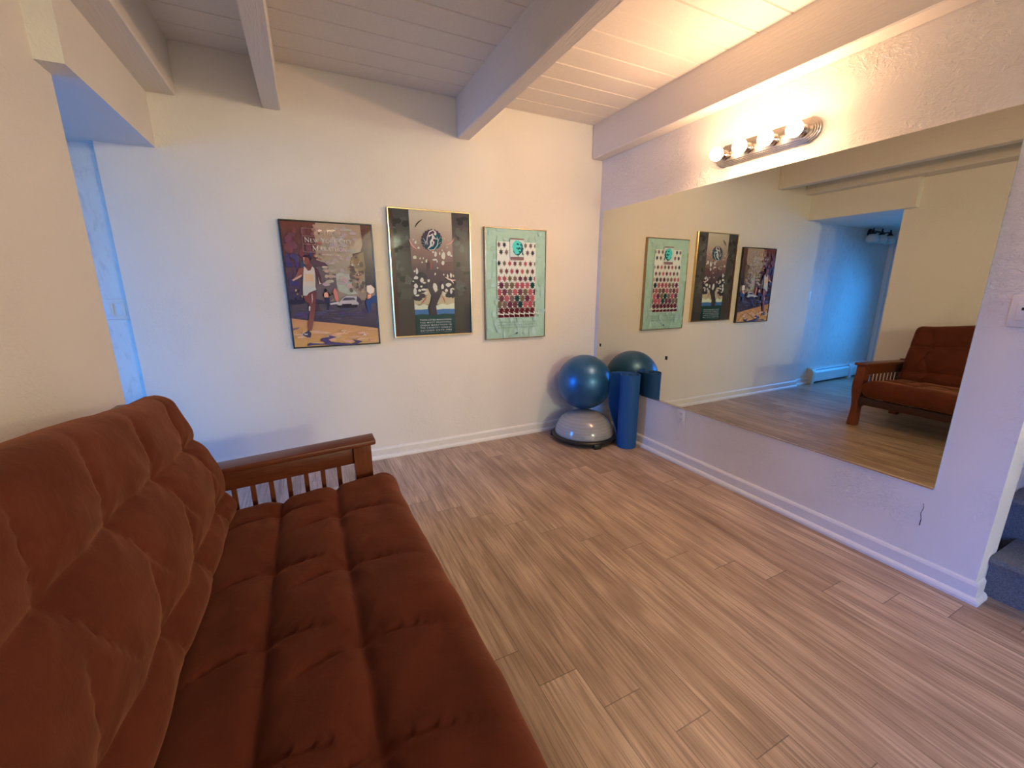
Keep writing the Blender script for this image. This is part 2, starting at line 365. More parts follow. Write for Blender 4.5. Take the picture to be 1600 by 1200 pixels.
# baseboards: moulded board plus quarter-round shoe
def baseboard(name, path, label, hgt=0.092):
    """path: list of (x,y) along the wall face; inward normal to the right of travel"""
    secb = [(0, 0.0), (0.013, 0.0), (0.013, hgt - 0.016), (0.009, hgt - 0.006), (0.004, hgt), (0, hgt)]
    secs = [(0.012, 0.0), (0.028, 0.0), (0.028, 0.012), (0.024, 0.022), (0.017, 0.029), (0.012, 0.030)]
    def sweep(sec, mat, nm, parent=None):
        bm = new(); n = len(path); rings = []
        for i, p in enumerate(path):
            dirs = []
            if i > 0: d = Vector((p[0] - path[i-1][0], p[1] - path[i-1][1])).normalized(); dirs.append(Vector((d.y, -d.x)))
            if i < n - 1: d = Vector((path[i+1][0] - p[0], path[i+1][1] - p[1])).normalized(); dirs.append(Vector((d.y, -d.x)))
            nn = dirs[0] if len(dirs) == 1 else (dirs[0] + dirs[1]) / (1 + dirs[0].dot(dirs[1]))
            rings.append([bm.verts.new((p[0] + nn.x * a, p[1] + nn.y * a, b)) for a, b in sec])
        for A, B in zip(rings, rings[1:]):
            for k in range(len(sec)): bm.faces.new((A[k], A[(k+1) % len(sec)], B[(k+1) % len(sec)], B[k]))
        bm.faces.new(rings[0][::-1]); bm.faces.new(rings[-1])
        return obj(nm, bm, mat, parent)
    o = sweep(secb, M_trim, name); tag(o, label, 'baseboard', kind='structure'); sweep(secs, M_trim, 'shoe_moulding', o)
baseboard('baseboard_back', [(-3.334, 0.0), (-0.0135, 0.0)], 'white baseboard under the three posters', 0.088)
baseboard('baseboard_right', [(0.0, -0.030), (0.0, -2.656), (0.075, -2.656)], 'white baseboard below the mirror wrapping the wall end', 0.095)
baseboard('baseboard_left', [(-3.151, -9.6), (-3.151, -0.8666), (-3.271, -0.8666)], 'white baseboard behind the futon sofa', 0.09)
baseboard('baseboard_hall', [(-3.66, 0.055), (-3.345, 0.055)], 'short white baseboard between heater and wall corner in the hall', 0.085)

# carpeted steps at the right edge
bm = new()
for k in range(5):
    x = 0.108 + 0.27 * k; z0, z1 = 0.0, 0.19 * (k + 1)
    pts = [(x, 0.0), (x, z1 - 0.045), (x - 0.018, z1 - 0.040), (x - 0.028, z1 - 0.022), (x - 0.022, z1 - 0.005), (x - 0.008, z1), (x + 0.30, z1), (x + 0.30, 0.0)]
    if k == 4: pts[-2:] = [(2.9, z1), (2.9, 0.0)]
    prism(bm, pts, 'Y', -3.75, -2.658 if k == 0 else -2.604)
st = obj('carpeted_steps', bm, M_carpet, smooth=True); tag(st, 'grey carpeted steps beside the wall end at the right edge', 'stairs', kind='structure')
bm = new(); box(bm, 0.10, 2.9, -3.9, -3.75, 0, 1.0); struct('wall_stair_rail', bm, M_wall, 'low wall on the near side of the carpeted steps', 'wall')

# ------------------------------------------------------------------ wall fittings
# mirror
m = thing('wall_mirror', (0, -1.258, 0.43), 'large frameless mirror covering most of the right wall', 'mirror')
bm = new(); box(bm, -0.006, -0.0002, -2.4679, -0.0482, 0.436, 1.938); obj('mirror_glass', bm, M_mirror, m)
bm = new(); box(bm, -0.011, -0.0002, -2.4679, -0.0482, 0.428, 0.437, 0.0015); obj('bottom_channel', bm, M_chan, m)
for y in (-0.098, -0.894):
    bm = new(); box(bm, -0.0075, -0.0055, y - 0.011, y + 0.011, 0.763, 0.790); obj('spot', bm, M_slot, m)['label'] = 'small black square stuck on the glass'

# vanity light bar
v = thing('vanity_light', (0, -1.465, 2.075), 'nickel vanity light bar with four lit globe bulbs above the mirror', 'light fixture')
def bar_outline(h, L, cy_=-1.4625, cz=2.075):
    pts = []
    for sgn in (1, -1):
        arc = [(-PI / 2 + PI * k / 16) for k in range(17)]
        r = h * 0.80
        pts.append((cy_ + sgn * L, cz - sgn * h)); pts.append((cy_ + sgn * (L + 0.012), cz - sgn * h * 0.86))
        for a in arc: pts.append((cy_ + sgn * (L + 0.012 + r * math.cos(a) * 0.85), cz + sgn * r * math.sin(a)))
        pts.append((cy_ + sgn * (L + 0.012), cz + sgn * h * 0.86)); pts.append((cy_ + sgn * L, cz + sgn * h))
    return pts
bm = new()
for i, (h, d0, d1) in enumerate(((0.060, 0.0, -0.008), (0.053, -0.008, -0.014), (0.046, -0.014, -0.019), (0.038, -0.019, -0.025))):
    prism(bm, bar_outline(h, 0.246 - 0.004 * i), 'X', d0, d1, 0.0018)
obj('backplate', bm, M_steel, v, True)
for k in range(4):
    y = -1.233 - 0.1505 * k
    bm = new(); lathe(bm, [(0.030, -0.024), (0.030, -0.028), (0.024, -0.032), (0.021, -0.050), (0.023, -0.058), (0.018, -0.062)], (0, y, 2.075), 'X', 32)
    sk = obj('lamp_socket', bm, M_steel, v, True)
    bm = new(); R = 0.0395; prof = [(0.014, -0.060)] + [(R * math.sin(a), -0.060 - 0.038 + R * math.cos(a)) for a in [0.40 + (PI - 0.40) * j / 24 for j in range(24)]] + [(0, -0.098 - R)]
    lathe(bm, prof, (0, y, 2.075), 'X', 32)
    for f in bm.faces: f.material_index = 1 if f.calc_center_median().x > -0.082 else 0     # opaque white collar added round the neck to hold light off the wall
    b = obj('globe_bulb', bm, [M_bulb_dim if k == 0 else M_bulb, M_plastic], sk, 'all')
    lamp('filament_glow', (-0.098, y, 2.075), 0.030, tuple(q * (0.75 if k == 0 else 1.0) for q in L_BULB))

def rplate(bm, cx, cyy, cz, w, h, d, face, bev=0.004):
    """bevelled cover plate; face 'X' = on a wall facing -X, 'Y' = on a wall facing -Y"""
    if face == 'X': box(bm, cx - d, cx, cyy - w / 2, cyy + w / 2, cz - h / 2, cz + h / 2, bev)
    else: box(bm, cyy - w / 2, cyy + w / 2, cx - d, cx, cz - h / 2, cz + h / 2, bev)
# light switch (cut by the frame) on the mirror wall
s = thing('light_switch', (0, -2.585, 1.208), 'white light switch plate right of the mirror at the frame edge', 'light switch')
bm = new(); rplate(bm, -0.0002, -2.583, 1.208, 0.076, 0.119, 0.007, 'X'); obj('cover_plate', bm, M_plastic, s, True)
bm = new(); rplate(bm, -0.007, -2.583, 1.208, 0.036, 0.068, 0.004, 'X', 0.002); obj('rocker', bm, M_plastic, s, True)
bm = new(); box(bm, -0.0125, -0.0105, -2.587, -2.577, 1.212, 1.222); obj('indicator', bm, M_slot, s)
# outlet
s = thing('power_outlet', (0, -1.081, 0.366), 'white wall outlet just below the mirror beside the rolled mat', 'outlet')
bm = new(); rplate(bm, -0.0002, -1.081, 0.366, 0.074, 0.117, 0.006, 'X'); obj('cover_plate', bm, M_plastic, s, True)
for dz in (0.021, -0.021):
    bm = new(); box(bm, -0.0085, -0.0055, -1.081 - 0.017, -1.081 + 0.017, 0.366 + dz - 0.014, 0.366 + dz + 0.014, 0.004); r = obj('receptacle', bm, M_plastic, s, True)
    bm = new()
    for dy in (-0.006, 0.006): box(bm, -0.0092, -0.0080, -1.081 + dy - 0.0013, -1.081 + dy + 0.0013, 0.366 + dz - 0.002, 0.366 + dz + 0.008)
    box(bm, -0.0092, -0.0080, -1.0835, -1.0785, 0.366 + dz - 0.010, 0.366 + dz - 0.006); obj('slot', bm, M_slot, r)
# scuff marks in the plaster
bm = new(); tube(bm, [(-0.0008, -2.445, 0.351), (-0.0010, -2.449, 0.33), (-0.0010, -2.444, 0.30), (-0.0010, -2.450, 0.275), (-0.0008, -2.449, 0.243)], [0.0005, 0.001, 0.0008, 0.001, 0.0017], 6)
tag(obj('wall_scuff', bm, M_slot), 'dark vertical scuff mark on the wall below the mirror corner', 'mark')
# hallway double switch
s = thing('light_switch', (-3.405, 0.055, 1.178), 'double light switch plate on the blue-lit hallway wall', 'light switch')
bm = new(); rplate(bm, 0.0548, -3.405, 1.178, 0.116, 0.118, 0.007, 'Y'); obj('cover_plate', bm, M_plastic, s, True)
for dx in (-0.026, 0.026):
    bm = new(); box(bm, -3.405 + dx - 0.017, -3.405 + dx + 0.017, 0.044, 0.048, 1.178 - 0.034, 1.178 + 0.034, 0.002); obj('rocker', bm, M_plastic, s, True)

# baseboard heater in the hall
h = thing('baseboard_heater', (-4.25, 0.02, 0.02), 'white baseboard heater along the blue-lit hallway wall', 'heater')
HP = [(0.054, 0.03), (-0.012, 0.03), (-0.016, 0.05), (-0.020, 0.155), (0.004, 0.200), (0.054, 0.212)]
bm = new(); prism(bm, HP, 'X', -4.60, -3.72); obj('cover_panel', bm, M_plastic, h)
bm = new(); prism(bm, HP, 'X', -5.10, -4.64); obj('cover_panel', bm, M_plastic, h)
EP = [(0.0545, 0.0), (-0.016, 0.0), (-0.022, 0.05), (-0.026, 0.160), (0.002, 0.208), (0.0545, 0.220)]
bm = new(); prism(bm, EP, 'X', -3.725, -3.66, 0.003); obj('end_cap', bm, plain('beige_enamel', (0.62, 0.56, 0.42), 0.4), h, True)
bm = new(); prism(bm, EP, 'X', -4.66, -4.58, 0.003); obj('joint_cover', bm, M_plastic, h, True)
bm = new(); box(bm, -4.60, -3.76, -0.0075, 0.0005, 0.186, 0.192); obj('air_slot', bm, M_slot, h)

# hallway lamp: iron arm bar with three frosted shades
lp = thing('wall_lamp', (-4.60, 0.055, 2.0), 'black iron hallway wall lamp with three frosted glass shades', 'wall lamp')
bm = new(); lathe(bm, [(0.062, 0.0), (0.062, -0.012), (0.045, -0.026), (0.016, -0.034), (0.0, -0.036)], (-4.60, 0.0549, 2.0), 'Y', 28)
obj('backplate', bm, M_black, lp, True)
bm = new(); tube(bm, [(-4.60, 0.03, 2.0), (-4.60, -0.03, 2.012), (-4.60, -0.085, 2.0)], 0.012); tube(bm, [(-4.38, -0.085, 1.99), (-4.45, -0.085, 2.005), (-4.53, -0.085, 1.995), (-4.60, -0.085, 2.0), (-4.67, -0.085, 1.995), (-4.75, -0.085, 2.005), (-4.82, -0.085, 1.99)], 0.010)
obj('arm', bm, M_black, lp, True)
for k in range(3):
    x = -4.38 - 0.22 * k
    bm = new(); lathe(bm, [(0.0, 0.058), (0.005, 0.054), (0.011, 0.042), (0.005, 0.034), (0.013, 0.026), (0.018, 0.0), (0.032, -0.014), (0.034, -0.024)], (x, -0.085, 1.99), 'Z', 24); hd = obj('shade_holder', bm, M_black, lp, True)
    bm = new(); lathe(bm, [(0.030, -0.022), (0.050, -0.034), (0.066, -0.058), (0.071, -0.085), (0.064, -0.112), (0.044, -0.128), (0.0, -0.133)], (x, -0.085, 1.99), 'Z', 32); obj('glass_shade', bm, M_frost, hd, 'all')
# ------------------------------------------------------------------ framed posters
def text_mesh(s, size=1.0, spacing=1.0, bold=0.0):
    cu = bpy.data.curves.new('lettering', 'FONT'); cu.body = s; cu.size = size; cu.space_character = spacing; cu.resolution_u = 3; cu.offset = bold
    o = bpy.data.objects.new('lettering_tmp', cu); COL.objects.link(o)
    dg = bpy.context.evaluated_depsgraph_get(); dg.update()
    me = bpy.data.meshes.new_from_object(o.evaluated_get(dg)); bpy.data.objects.remove(o); bpy.data.curves.remove(cu)
    return [(v.co.x, v.co.y) for v in me.vertices], [tuple(p.vertices) for p in me.polygons]

class Print:
    """flat inks laid one over the other on a sheet facing -Y; u right, v up, both 0..1"""
    def __init__(s, x0, x1, z0, z1, y, white):
        s.r = (x0, x1, z0, z1); s.y = y; s.bm = new(); s.lay = s.bm.loops.layers.float_color.new('ink'); s.k = 0; s.white = lin(white)
    def ink(s, c):   # photographed colour -> pigment, taking the lit wall next to it as 0.72 white
        return tuple(min(0.9, 0.72 * a / b) for a, b in zip(lin(c), s.white))
    def P(s, u, v):
        x0, x1, z0, z1 = s.r; u = min(1, max(0, u)); v = min(1, max(0, v))
        return Vector((x0 + u * (x1 - x0), s.y - 0.00006 * s.k, z0 + v * (z1 - z0)))
    def poly(s, pts, col):
        s.k += 1; vs = [p[1] for p in pts]; lo, hi = min(vs), max(vs)
        if isinstance(col[0], tuple): top, bot = s.ink(col[0]), s.ink(col[1])
        else: top = bot = s.ink(col)
        P = []
        for p in pts:
            q = (min(1, max(0, p[0])), min(1, max(0, p[1])))
            if not P or (abs(q[0] - P[-1][0]) + abs(q[1] - P[-1][1])) > 1e-5: P.append(q)
        if len(P) < 3: return
        f = s.bm.faces.new([s.bm.verts.new(s.P(*p)) for p in P])
        for lp, p in zip(f.loops, P):
            w = (p[1] - lo) / max(1e-6, hi - lo)
            lp[s.lay] = tuple(b + (a - b) * w for a, b in zip(top, bot)) + (1,)
    def text(s, txt, u0, u1, v, h, col, spacing=1.3, bold=0.0):
        s.k += 1; V, F = text_mesh(txt, 1.0, spacing, bold); xs = [a for a, b in V]; ys = [b for a, b in V]; c = s.ink(col)
        sx = (u1 - u0) / (max(xs) - min(xs)); sy = h / 0.72
        vv = [s.bm.verts.new(s.P(u0 + (a - min(xs)) * sx, v + b * sy)) for a, b in V]
        for q in F:
            try: f = s.bm.faces.new([vv[i] for i in q])
            except ValueError: continue
            for lp in f.loops: lp[s.lay] = (*c, 1)
    def done(s, parent, name='print'):
        s.bm.normal_update()
        for f in s.bm.faces:
            if f.normal.y > 0: f.normal_flip()
        bmesh.ops.triangulate(s.bm, faces=[f for f in s.bm.faces if len(f.verts) > 4])
        me = bpy.data.meshes.new(name); org = ORG[parent.name]; bmesh.ops.translate(s.bm, verts=s.bm.verts[:], vec=-org)
        s.bm.to_mesh(me); s.bm.free(); me.materials.append(M_ink); o = bpy.data.objects.new(name, me); COL.objects.link(o); o.parent = parent; ORG[o.name] = org.copy(); return o

def frame(x0, x1, z0, z1, w, mat, label, depth=0.028):
    t_ = thing('framed_poster', ((x0 + x1) / 2, 0, z0), label, 'poster', 'framed marathon posters on the back wall')
    yf = -0.002 - depth
    bm = new(); sec = [(0, -0.002), (0, yf + 0.003), (0.003, yf), (w - 0.002, yf), (w, yf + 0.002), (w, yf + 0.008), (w - 0.001, -0.002)]
    cs = [(x0, z0, 1, 1), (x1, z0, -1, 1), (x1, z1, -1, -1), (x0, z1, 1, -1)]
    rings = [[bm.verts.new((cx + sx * a, b, cz + sz * a)) for a, b in sec] for cx, cz, sx, sz in cs]
    for i in range(4):
        A, B = rings[i], rings[(i + 1) % 4]
        for k in range(len(sec)): bm.faces.new((A[k], A[(k + 1) % len(sec)], B[(k + 1) % len(sec)], B[k]))
    obj('frame', bm, mat, t_)
    bm = new(); box(bm, x0 + w * 0.5, x1 - w * 0.5, yf + 0.009, -0.004, z0 + w * 0.5, z1 - w * 0.5); obj('backing_board', bm, M_black, t_)
    bm = new(); g = [bm.verts.new(p) for p in ((x0 + w, yf + 0.0035, z0 + w), (x1 - w, yf + 0.0035, z0 + w), (x1 - w, yf + 0.0035, z1 - w), (x0 + w, yf + 0.0035, z1 - w))]; bm.faces.new(g)
    obj('glass_pane', bm, M_glass, t_)
    return t_, yf + 0.0085

def pairs(a): return list(zip(a[0::2], a[1::2]))

# serif capitals from strokes: x0,y0,x1,y1,weight on a unit-height letter, then width
TK, TN, SF = 0.115, 0.055, 0.035
def arc(cx, cy_, rx, ry, a0, a1, n=14): return [(cx + rx * math.cos(math.radians(a0 + (a1 - a0) * k / n)), cy_ + ry * math.sin(math.radians(a0 + (a1 - a0) * k / n))) for k in range(n + 1)]
GL = {
 'T': (0.80, [[(0.40, 0), (0.40, 1), TK], [(0.03, 0.97), (0.77, 0.97), TN], [(0.03, 0.82), (0.05, 1), TN], [(0.77, 0.82), (0.75, 1), TN], [(0.26, 0.02), (0.54, 0.02), SF]]),
 'H': (0.95, [[(0.18, 0), (0.18, 1), TK], [(0.77, 0), (0.77, 1), TK], [(0.18, 0.52), (0.77, 0.52), TN], [(0.03, 0.02), (0.33, 0.02), SF], [(0.62, 0.02), (0.92, 0.02), SF], [(0.03, 0.98), (0.33, 0.98), SF], [(0.62, 0.98), (0.92, 0.98), SF]]),
 'E': (0.75, [[(0.18, 0), (0.18, 1), TK], [(0.05, 0.97), (0.66, 0.97), TN], [(0.05, 0.03), (0.70, 0.03), TN], [(0.18, 0.52), (0.52, 0.52), TN], [(0.66, 0.80), (0.66, 1), TN], [(0.70, 0), (0.72, 0.22), TN]]),
 'N': (1.0, [[(0.16, 0), (0.16, 1), TN], [(0.84, 0), (0.84, 1), TN], [(0.13, 1), (0.84, 0.0), TK], [(0.02, 0.02), (0.30, 0.02), SF], [(0.0, 0.98), (0.2, 0.98), SF], [(0.70, 0.98), (0.98, 0.98), SF]]),
 'W': (1.30, [[(0.10, 1), (0.42, 0), TK], [(0.42, 0), (0.66, 1), TN], [(0.62, 1), (0.94, 0), TK], [(0.94, 0), (1.20, 1), TN], [(0.0, 0.98), (0.24, 0.98), SF], [(0.52, 0.98), (0.76, 0.98), SF], [(1.08, 0.98), (1.30, 0.98), SF]]),
 'Y': (0.90, [[(0.10, 1), (0.45, 0.46), TK], [(0.80, 1), (0.45, 0.46), TN], [(0.45, 0), (0.45, 0.48), TK], [(0.0, 0.98), (0.24, 0.98), SF], [(0.68, 0.98), (0.90, 0.98), SF], [(0.30, 0.02), (0.60, 0.02), SF]]),
 'O': (0.98, [arc(0.49, 0.5, 0.42, 0.48, 0, 360, 28) + [0.085]]),
 'C': (0.88, [arc(0.50, 0.5, 0.42, 0.48, 48, 312, 22) + [0.085], [(0.78, 0.72), (0.79, 0.95), TN]]),
 'R': (0.88, [[(0.18, 0), (0.18, 1), TK], [(0.18, 0.97)] + arc(0.45, 0.74, 0.22, 0.23, 90, -90, 10) + [(0.18, 0.51), 0.075], [(0.42, 0.50), (0.82, 0.0), TK], [(0.04, 0.02), (0.32, 0.02), SF], [(0.04, 0.98), (0.2, 0.98), SF]]),
 'K': (0.92, [[(0.18, 0), (0.18, 1), TK], [(0.22, 0.46), (0.74, 1), TN], [(0.38, 0.58), (0.84, 0), TK], [(0.04, 0.02), (0.32, 0.02), SF], [(0.04, 0.98), (0.32, 0.98), SF], [(0.62, 0.98), (0.86, 0.98), SF]]),
 'I': (0.38, [[(0.19, 0), (0.19, 1), TK], [(0.04, 0.02), (0.34, 0.02), SF], [(0.04, 0.98), (0.34, 0.98), SF]]),
 'M': (1.20, [[(0.16, 0), (0.20, 1), TN], [(1.0, 0), (1.0, 1), TK], [(0.20, 1), (0.60, 0.08), TK], [(0.60, 0.08), (0.98, 1), TN], [(0.03, 0.02), (0.30, 0.02), SF], [(0.86, 0.02), (1.14, 0.02), SF], [(0.06, 0.98), (0.24, 0.98), SF], [(0.95, 0.98), (1.12, 0.98), SF]]),
 'A': (0.95, [[(0.12, 0), (0.47, 1), TN], [(0.47, 1), (0.82, 0), TK], [(0.25, 0.36), (0.68, 0.36), TN], [(0.0, 0.02), (0.24, 0.02), SF], [(0.68, 0.02), (0.96, 0.02), SF]]),
}
def serif_text(pr, txt, u0, u1, v, hcap, hsmall, col):
    """small-cap line; first letter of each word full height"""
    ar = (pr.r[1] - pr.r[0]) / (pr.r[3] - pr.r[2]); seq = []; x = 0.0; first = True
    for ch in txt:
        if ch == ' ': x += hcap * 0.32; first = True; continue
        h = hcap if first else hsmall; first = False
        seq.append((ch, x, h)); x += GL[ch][0] * h * 1.06
    sc = (u1 - u0) / x
    pr.k += 1; c = pr.ink(col)
    for ch, x, h in seq:
        for st in GL[ch][1]:
            pts, wd = st[:-1], st[-1]; L = []; R_ = []
            for i, p in enumerate(pts):
                a, b = pts[max(i - 1, 0)], pts[min(i + 1, len(pts) - 1)]; dx, dy = b[0] - a[0], b[1] - a[1]; n = math.hypot(dx, dy) or 1
                L.append((p[0] - dy / n * wd / 2, p[1] + dx / n * wd / 2)); R_.append((p[0] + dy / n * wd / 2, p[1] - dx / n * wd / 2))
            for i in range(len(pts) - 1):
                q = [L[i], L[i + 1], R_[i + 1], R_[i]]
                f = pr.bm.faces.new([pr.bm.verts.new(pr.P(u0 + (x + a * h) * sc, v + b * h)) for a, b in q])
                for lp in f.loops: lp[pr.lay] = (*c, 1)

ART_RUN=[
([-.004,1.002,.379,1.003,.349,.956,.352,.904,.354,.842,.327,.81,.35,.769,.339,.747,.369,.7,.427,.691,.469,.664,.467,.599,.442,.372,-.002,.36,-.009,.505],((122,66,60),(56,52,98))),
([.874,1.005,1.011,1.007,1.027,.483,.876,.489,.887,.649,.804,.703,.76,.735,.755,.763,.854,.782,.886,.843,.878,.924],((118,72,62),(58,50,70))),
([.736,.735,.887,.783,.897,.66,.86,.558,.752,.551,.736,.613,.719,.668],(138,108,82)),
([.74,.647,.798,.653,.851,.62,.828,.569,.747,.568],(176,135,100)),
([.52,.589,.601,.611,.702,.596,.726,.534,.711,.483,.786,.433,.672,.427,.564,.456],(172,165,160)),
([.331,.651,.468,.659,.467,.599,.545,.6,.545,.489,.543,.422,.442,.372,.284,.396],(108,88,104)),
([-.002,.363,.442,.372,1.016,.384,1.01,.126,.494,.182,.247,.205,-.005,.239],((84,70,96),(70,60,86))),
([-.004,.242,.248,.211,.495,.188,1.01,.132,1.008,-.014,-.01,-.012],((196,136,112),(206,158,112))),
([.022,.397,.067,.381,.105,.392,.17,.386,.166,.358,.018,.352],(45,40,56)),
([.288,.374,.336,.384,.396,.378,.393,.356,.286,.357],(60,50,66)),
([.44,.355,.544,.371,.566,.354,.454,.347],(190,175,165)),
([.521,.346,.569,.377,.604,.405,.654,.419,.759,.413,.803,.369,.766,.337,.594,.328],(168,152,146)),
([.585,.379,.62,.405,.726,.404,.747,.384],(80,72,84)),
([.523,.334,.596,.345,.767,.343,.756,.32,.545,.32],(48,38,48)),
([.581,.351,.694,.352,.693,.341,.584,.339],(40,34,44)),
([.386,.44,.422,.451,.439,.434,.432,.409,.389,.409],(222,142,112)),
([.394,.467,.412,.481,.429,.467,.422,.451,.396,.451],(35,28,36)),
([.373,.429,.396,.456,.382,.409],(35,28,36)),
([.431,.456,.469,.423,.437,.417],(35,28,36)),
([.389,.406,.447,.406,.44,.355,.424,.304,.413,.304,.414,.367,.397,.356],(48,44,66)),
([.493,.456,.52,.484,.539,.45,.547,.394,.536,.371,.513,.377,.503,.417],(190,110,96)),
([.894,.502,.945,.508,.984,.479,.972,.444,.92,.432,.885,.455],(206,180,160)),
([.894,.426,.936,.432,.936,.394,.893,.388],(220,140,112)),
([.863,.377,1.004,.426,1.014,.361,.935,.35,.921,.297,.891,.261,.873,.321],(52,66,104)),
([.768,.415,.806,.392,.818,.351,.792,.346,.755,.375],(70,58,66)),
([.277,.346,.316,.357,.323,.3,.276,.295],(70,52,60)),
([.207,.336,.227,.341,.216,.296,.202,.302],(196,176,160)),
([.161,.427,.224,.443,.301,.462,.294,.401,.269,.295,.228,.177,.209,.135,.174,.139,.175,.185,.207,.28,.223,.33,.211,.358,.17,.383],((104,54,54),(128,76,64))),
([.249,.435,.261,.44,.262,.396,.244,.357],(176,130,120)),
([.199,.649,.146,.638,.108,.585,.059,.547,.072,.538,.156,.569,.182,.591,.209,.623],(128,70,60)),
([.059,.547,.072,.538,.164,.574,.174,.591,.152,.585],(184,136,118)),
([.302,.651,.344,.635,.367,.587,.38,.527,.348,.516,.338,.571,.316,.597],(84,48,54)),
([.342,.576,.357,.527,.372,.522,.348,.513],(190,160,150)),
([.22,.692,.271,.693,.288,.656,.268,.624,.231,.623,.218,.655],(110,60,56)),
([.203,.655,.22,.644,.238,.621,.268,.624,.291,.656,.311,.64,.315,.587,.3,.489,.165,.488,.184,.585],((186,162,146),(182,160,138))),
([.205,.596,.292,.592,.284,.538,.199,.537],(196,150,110)),
([.166,.495,.301,.495,.307,.47,.224,.445,.199,.423,.158,.424],(172,162,146)),
([.199,.718,.22,.739,.264,.74,.269,.703,.253,.671,.223,.663,.204,.681],(124,68,58)),
([.196,.733,.221,.744,.265,.743,.298,.72,.28,.698,.264,.714,.254,.724,.208,.727],(48,34,44)),
([.205,.723,.219,.728,.209,.692,.217,.671,.207,.678],(190,140,118)),
([.176,.142,.201,.115,.188,.08,.152,.082,.104,.104,.119,.117],(72,60,66)),
([.119,.115,.164,.111,.155,.102,.125,.105],(180,170,165)),
([.141,.017,.167,.033,.305,.024,.36,.028,.293,.051,.319,.068,.391,.074,.401,.091,.479,.074,.388,.056,.416,.032,.552,.017,.65,.007,.718,.02,.663,.046,.786,.023,.698,-.004,.549,-.001,.311,.015,.202,.017,.148,.01],(76,64,92)),
([.005,.147,.022,.161,.083,.167,.058,.154],(110,90,100)),
([.388,-.003,.549,-.001,.632,-.004,.467,-.009],(76,64,92)),]
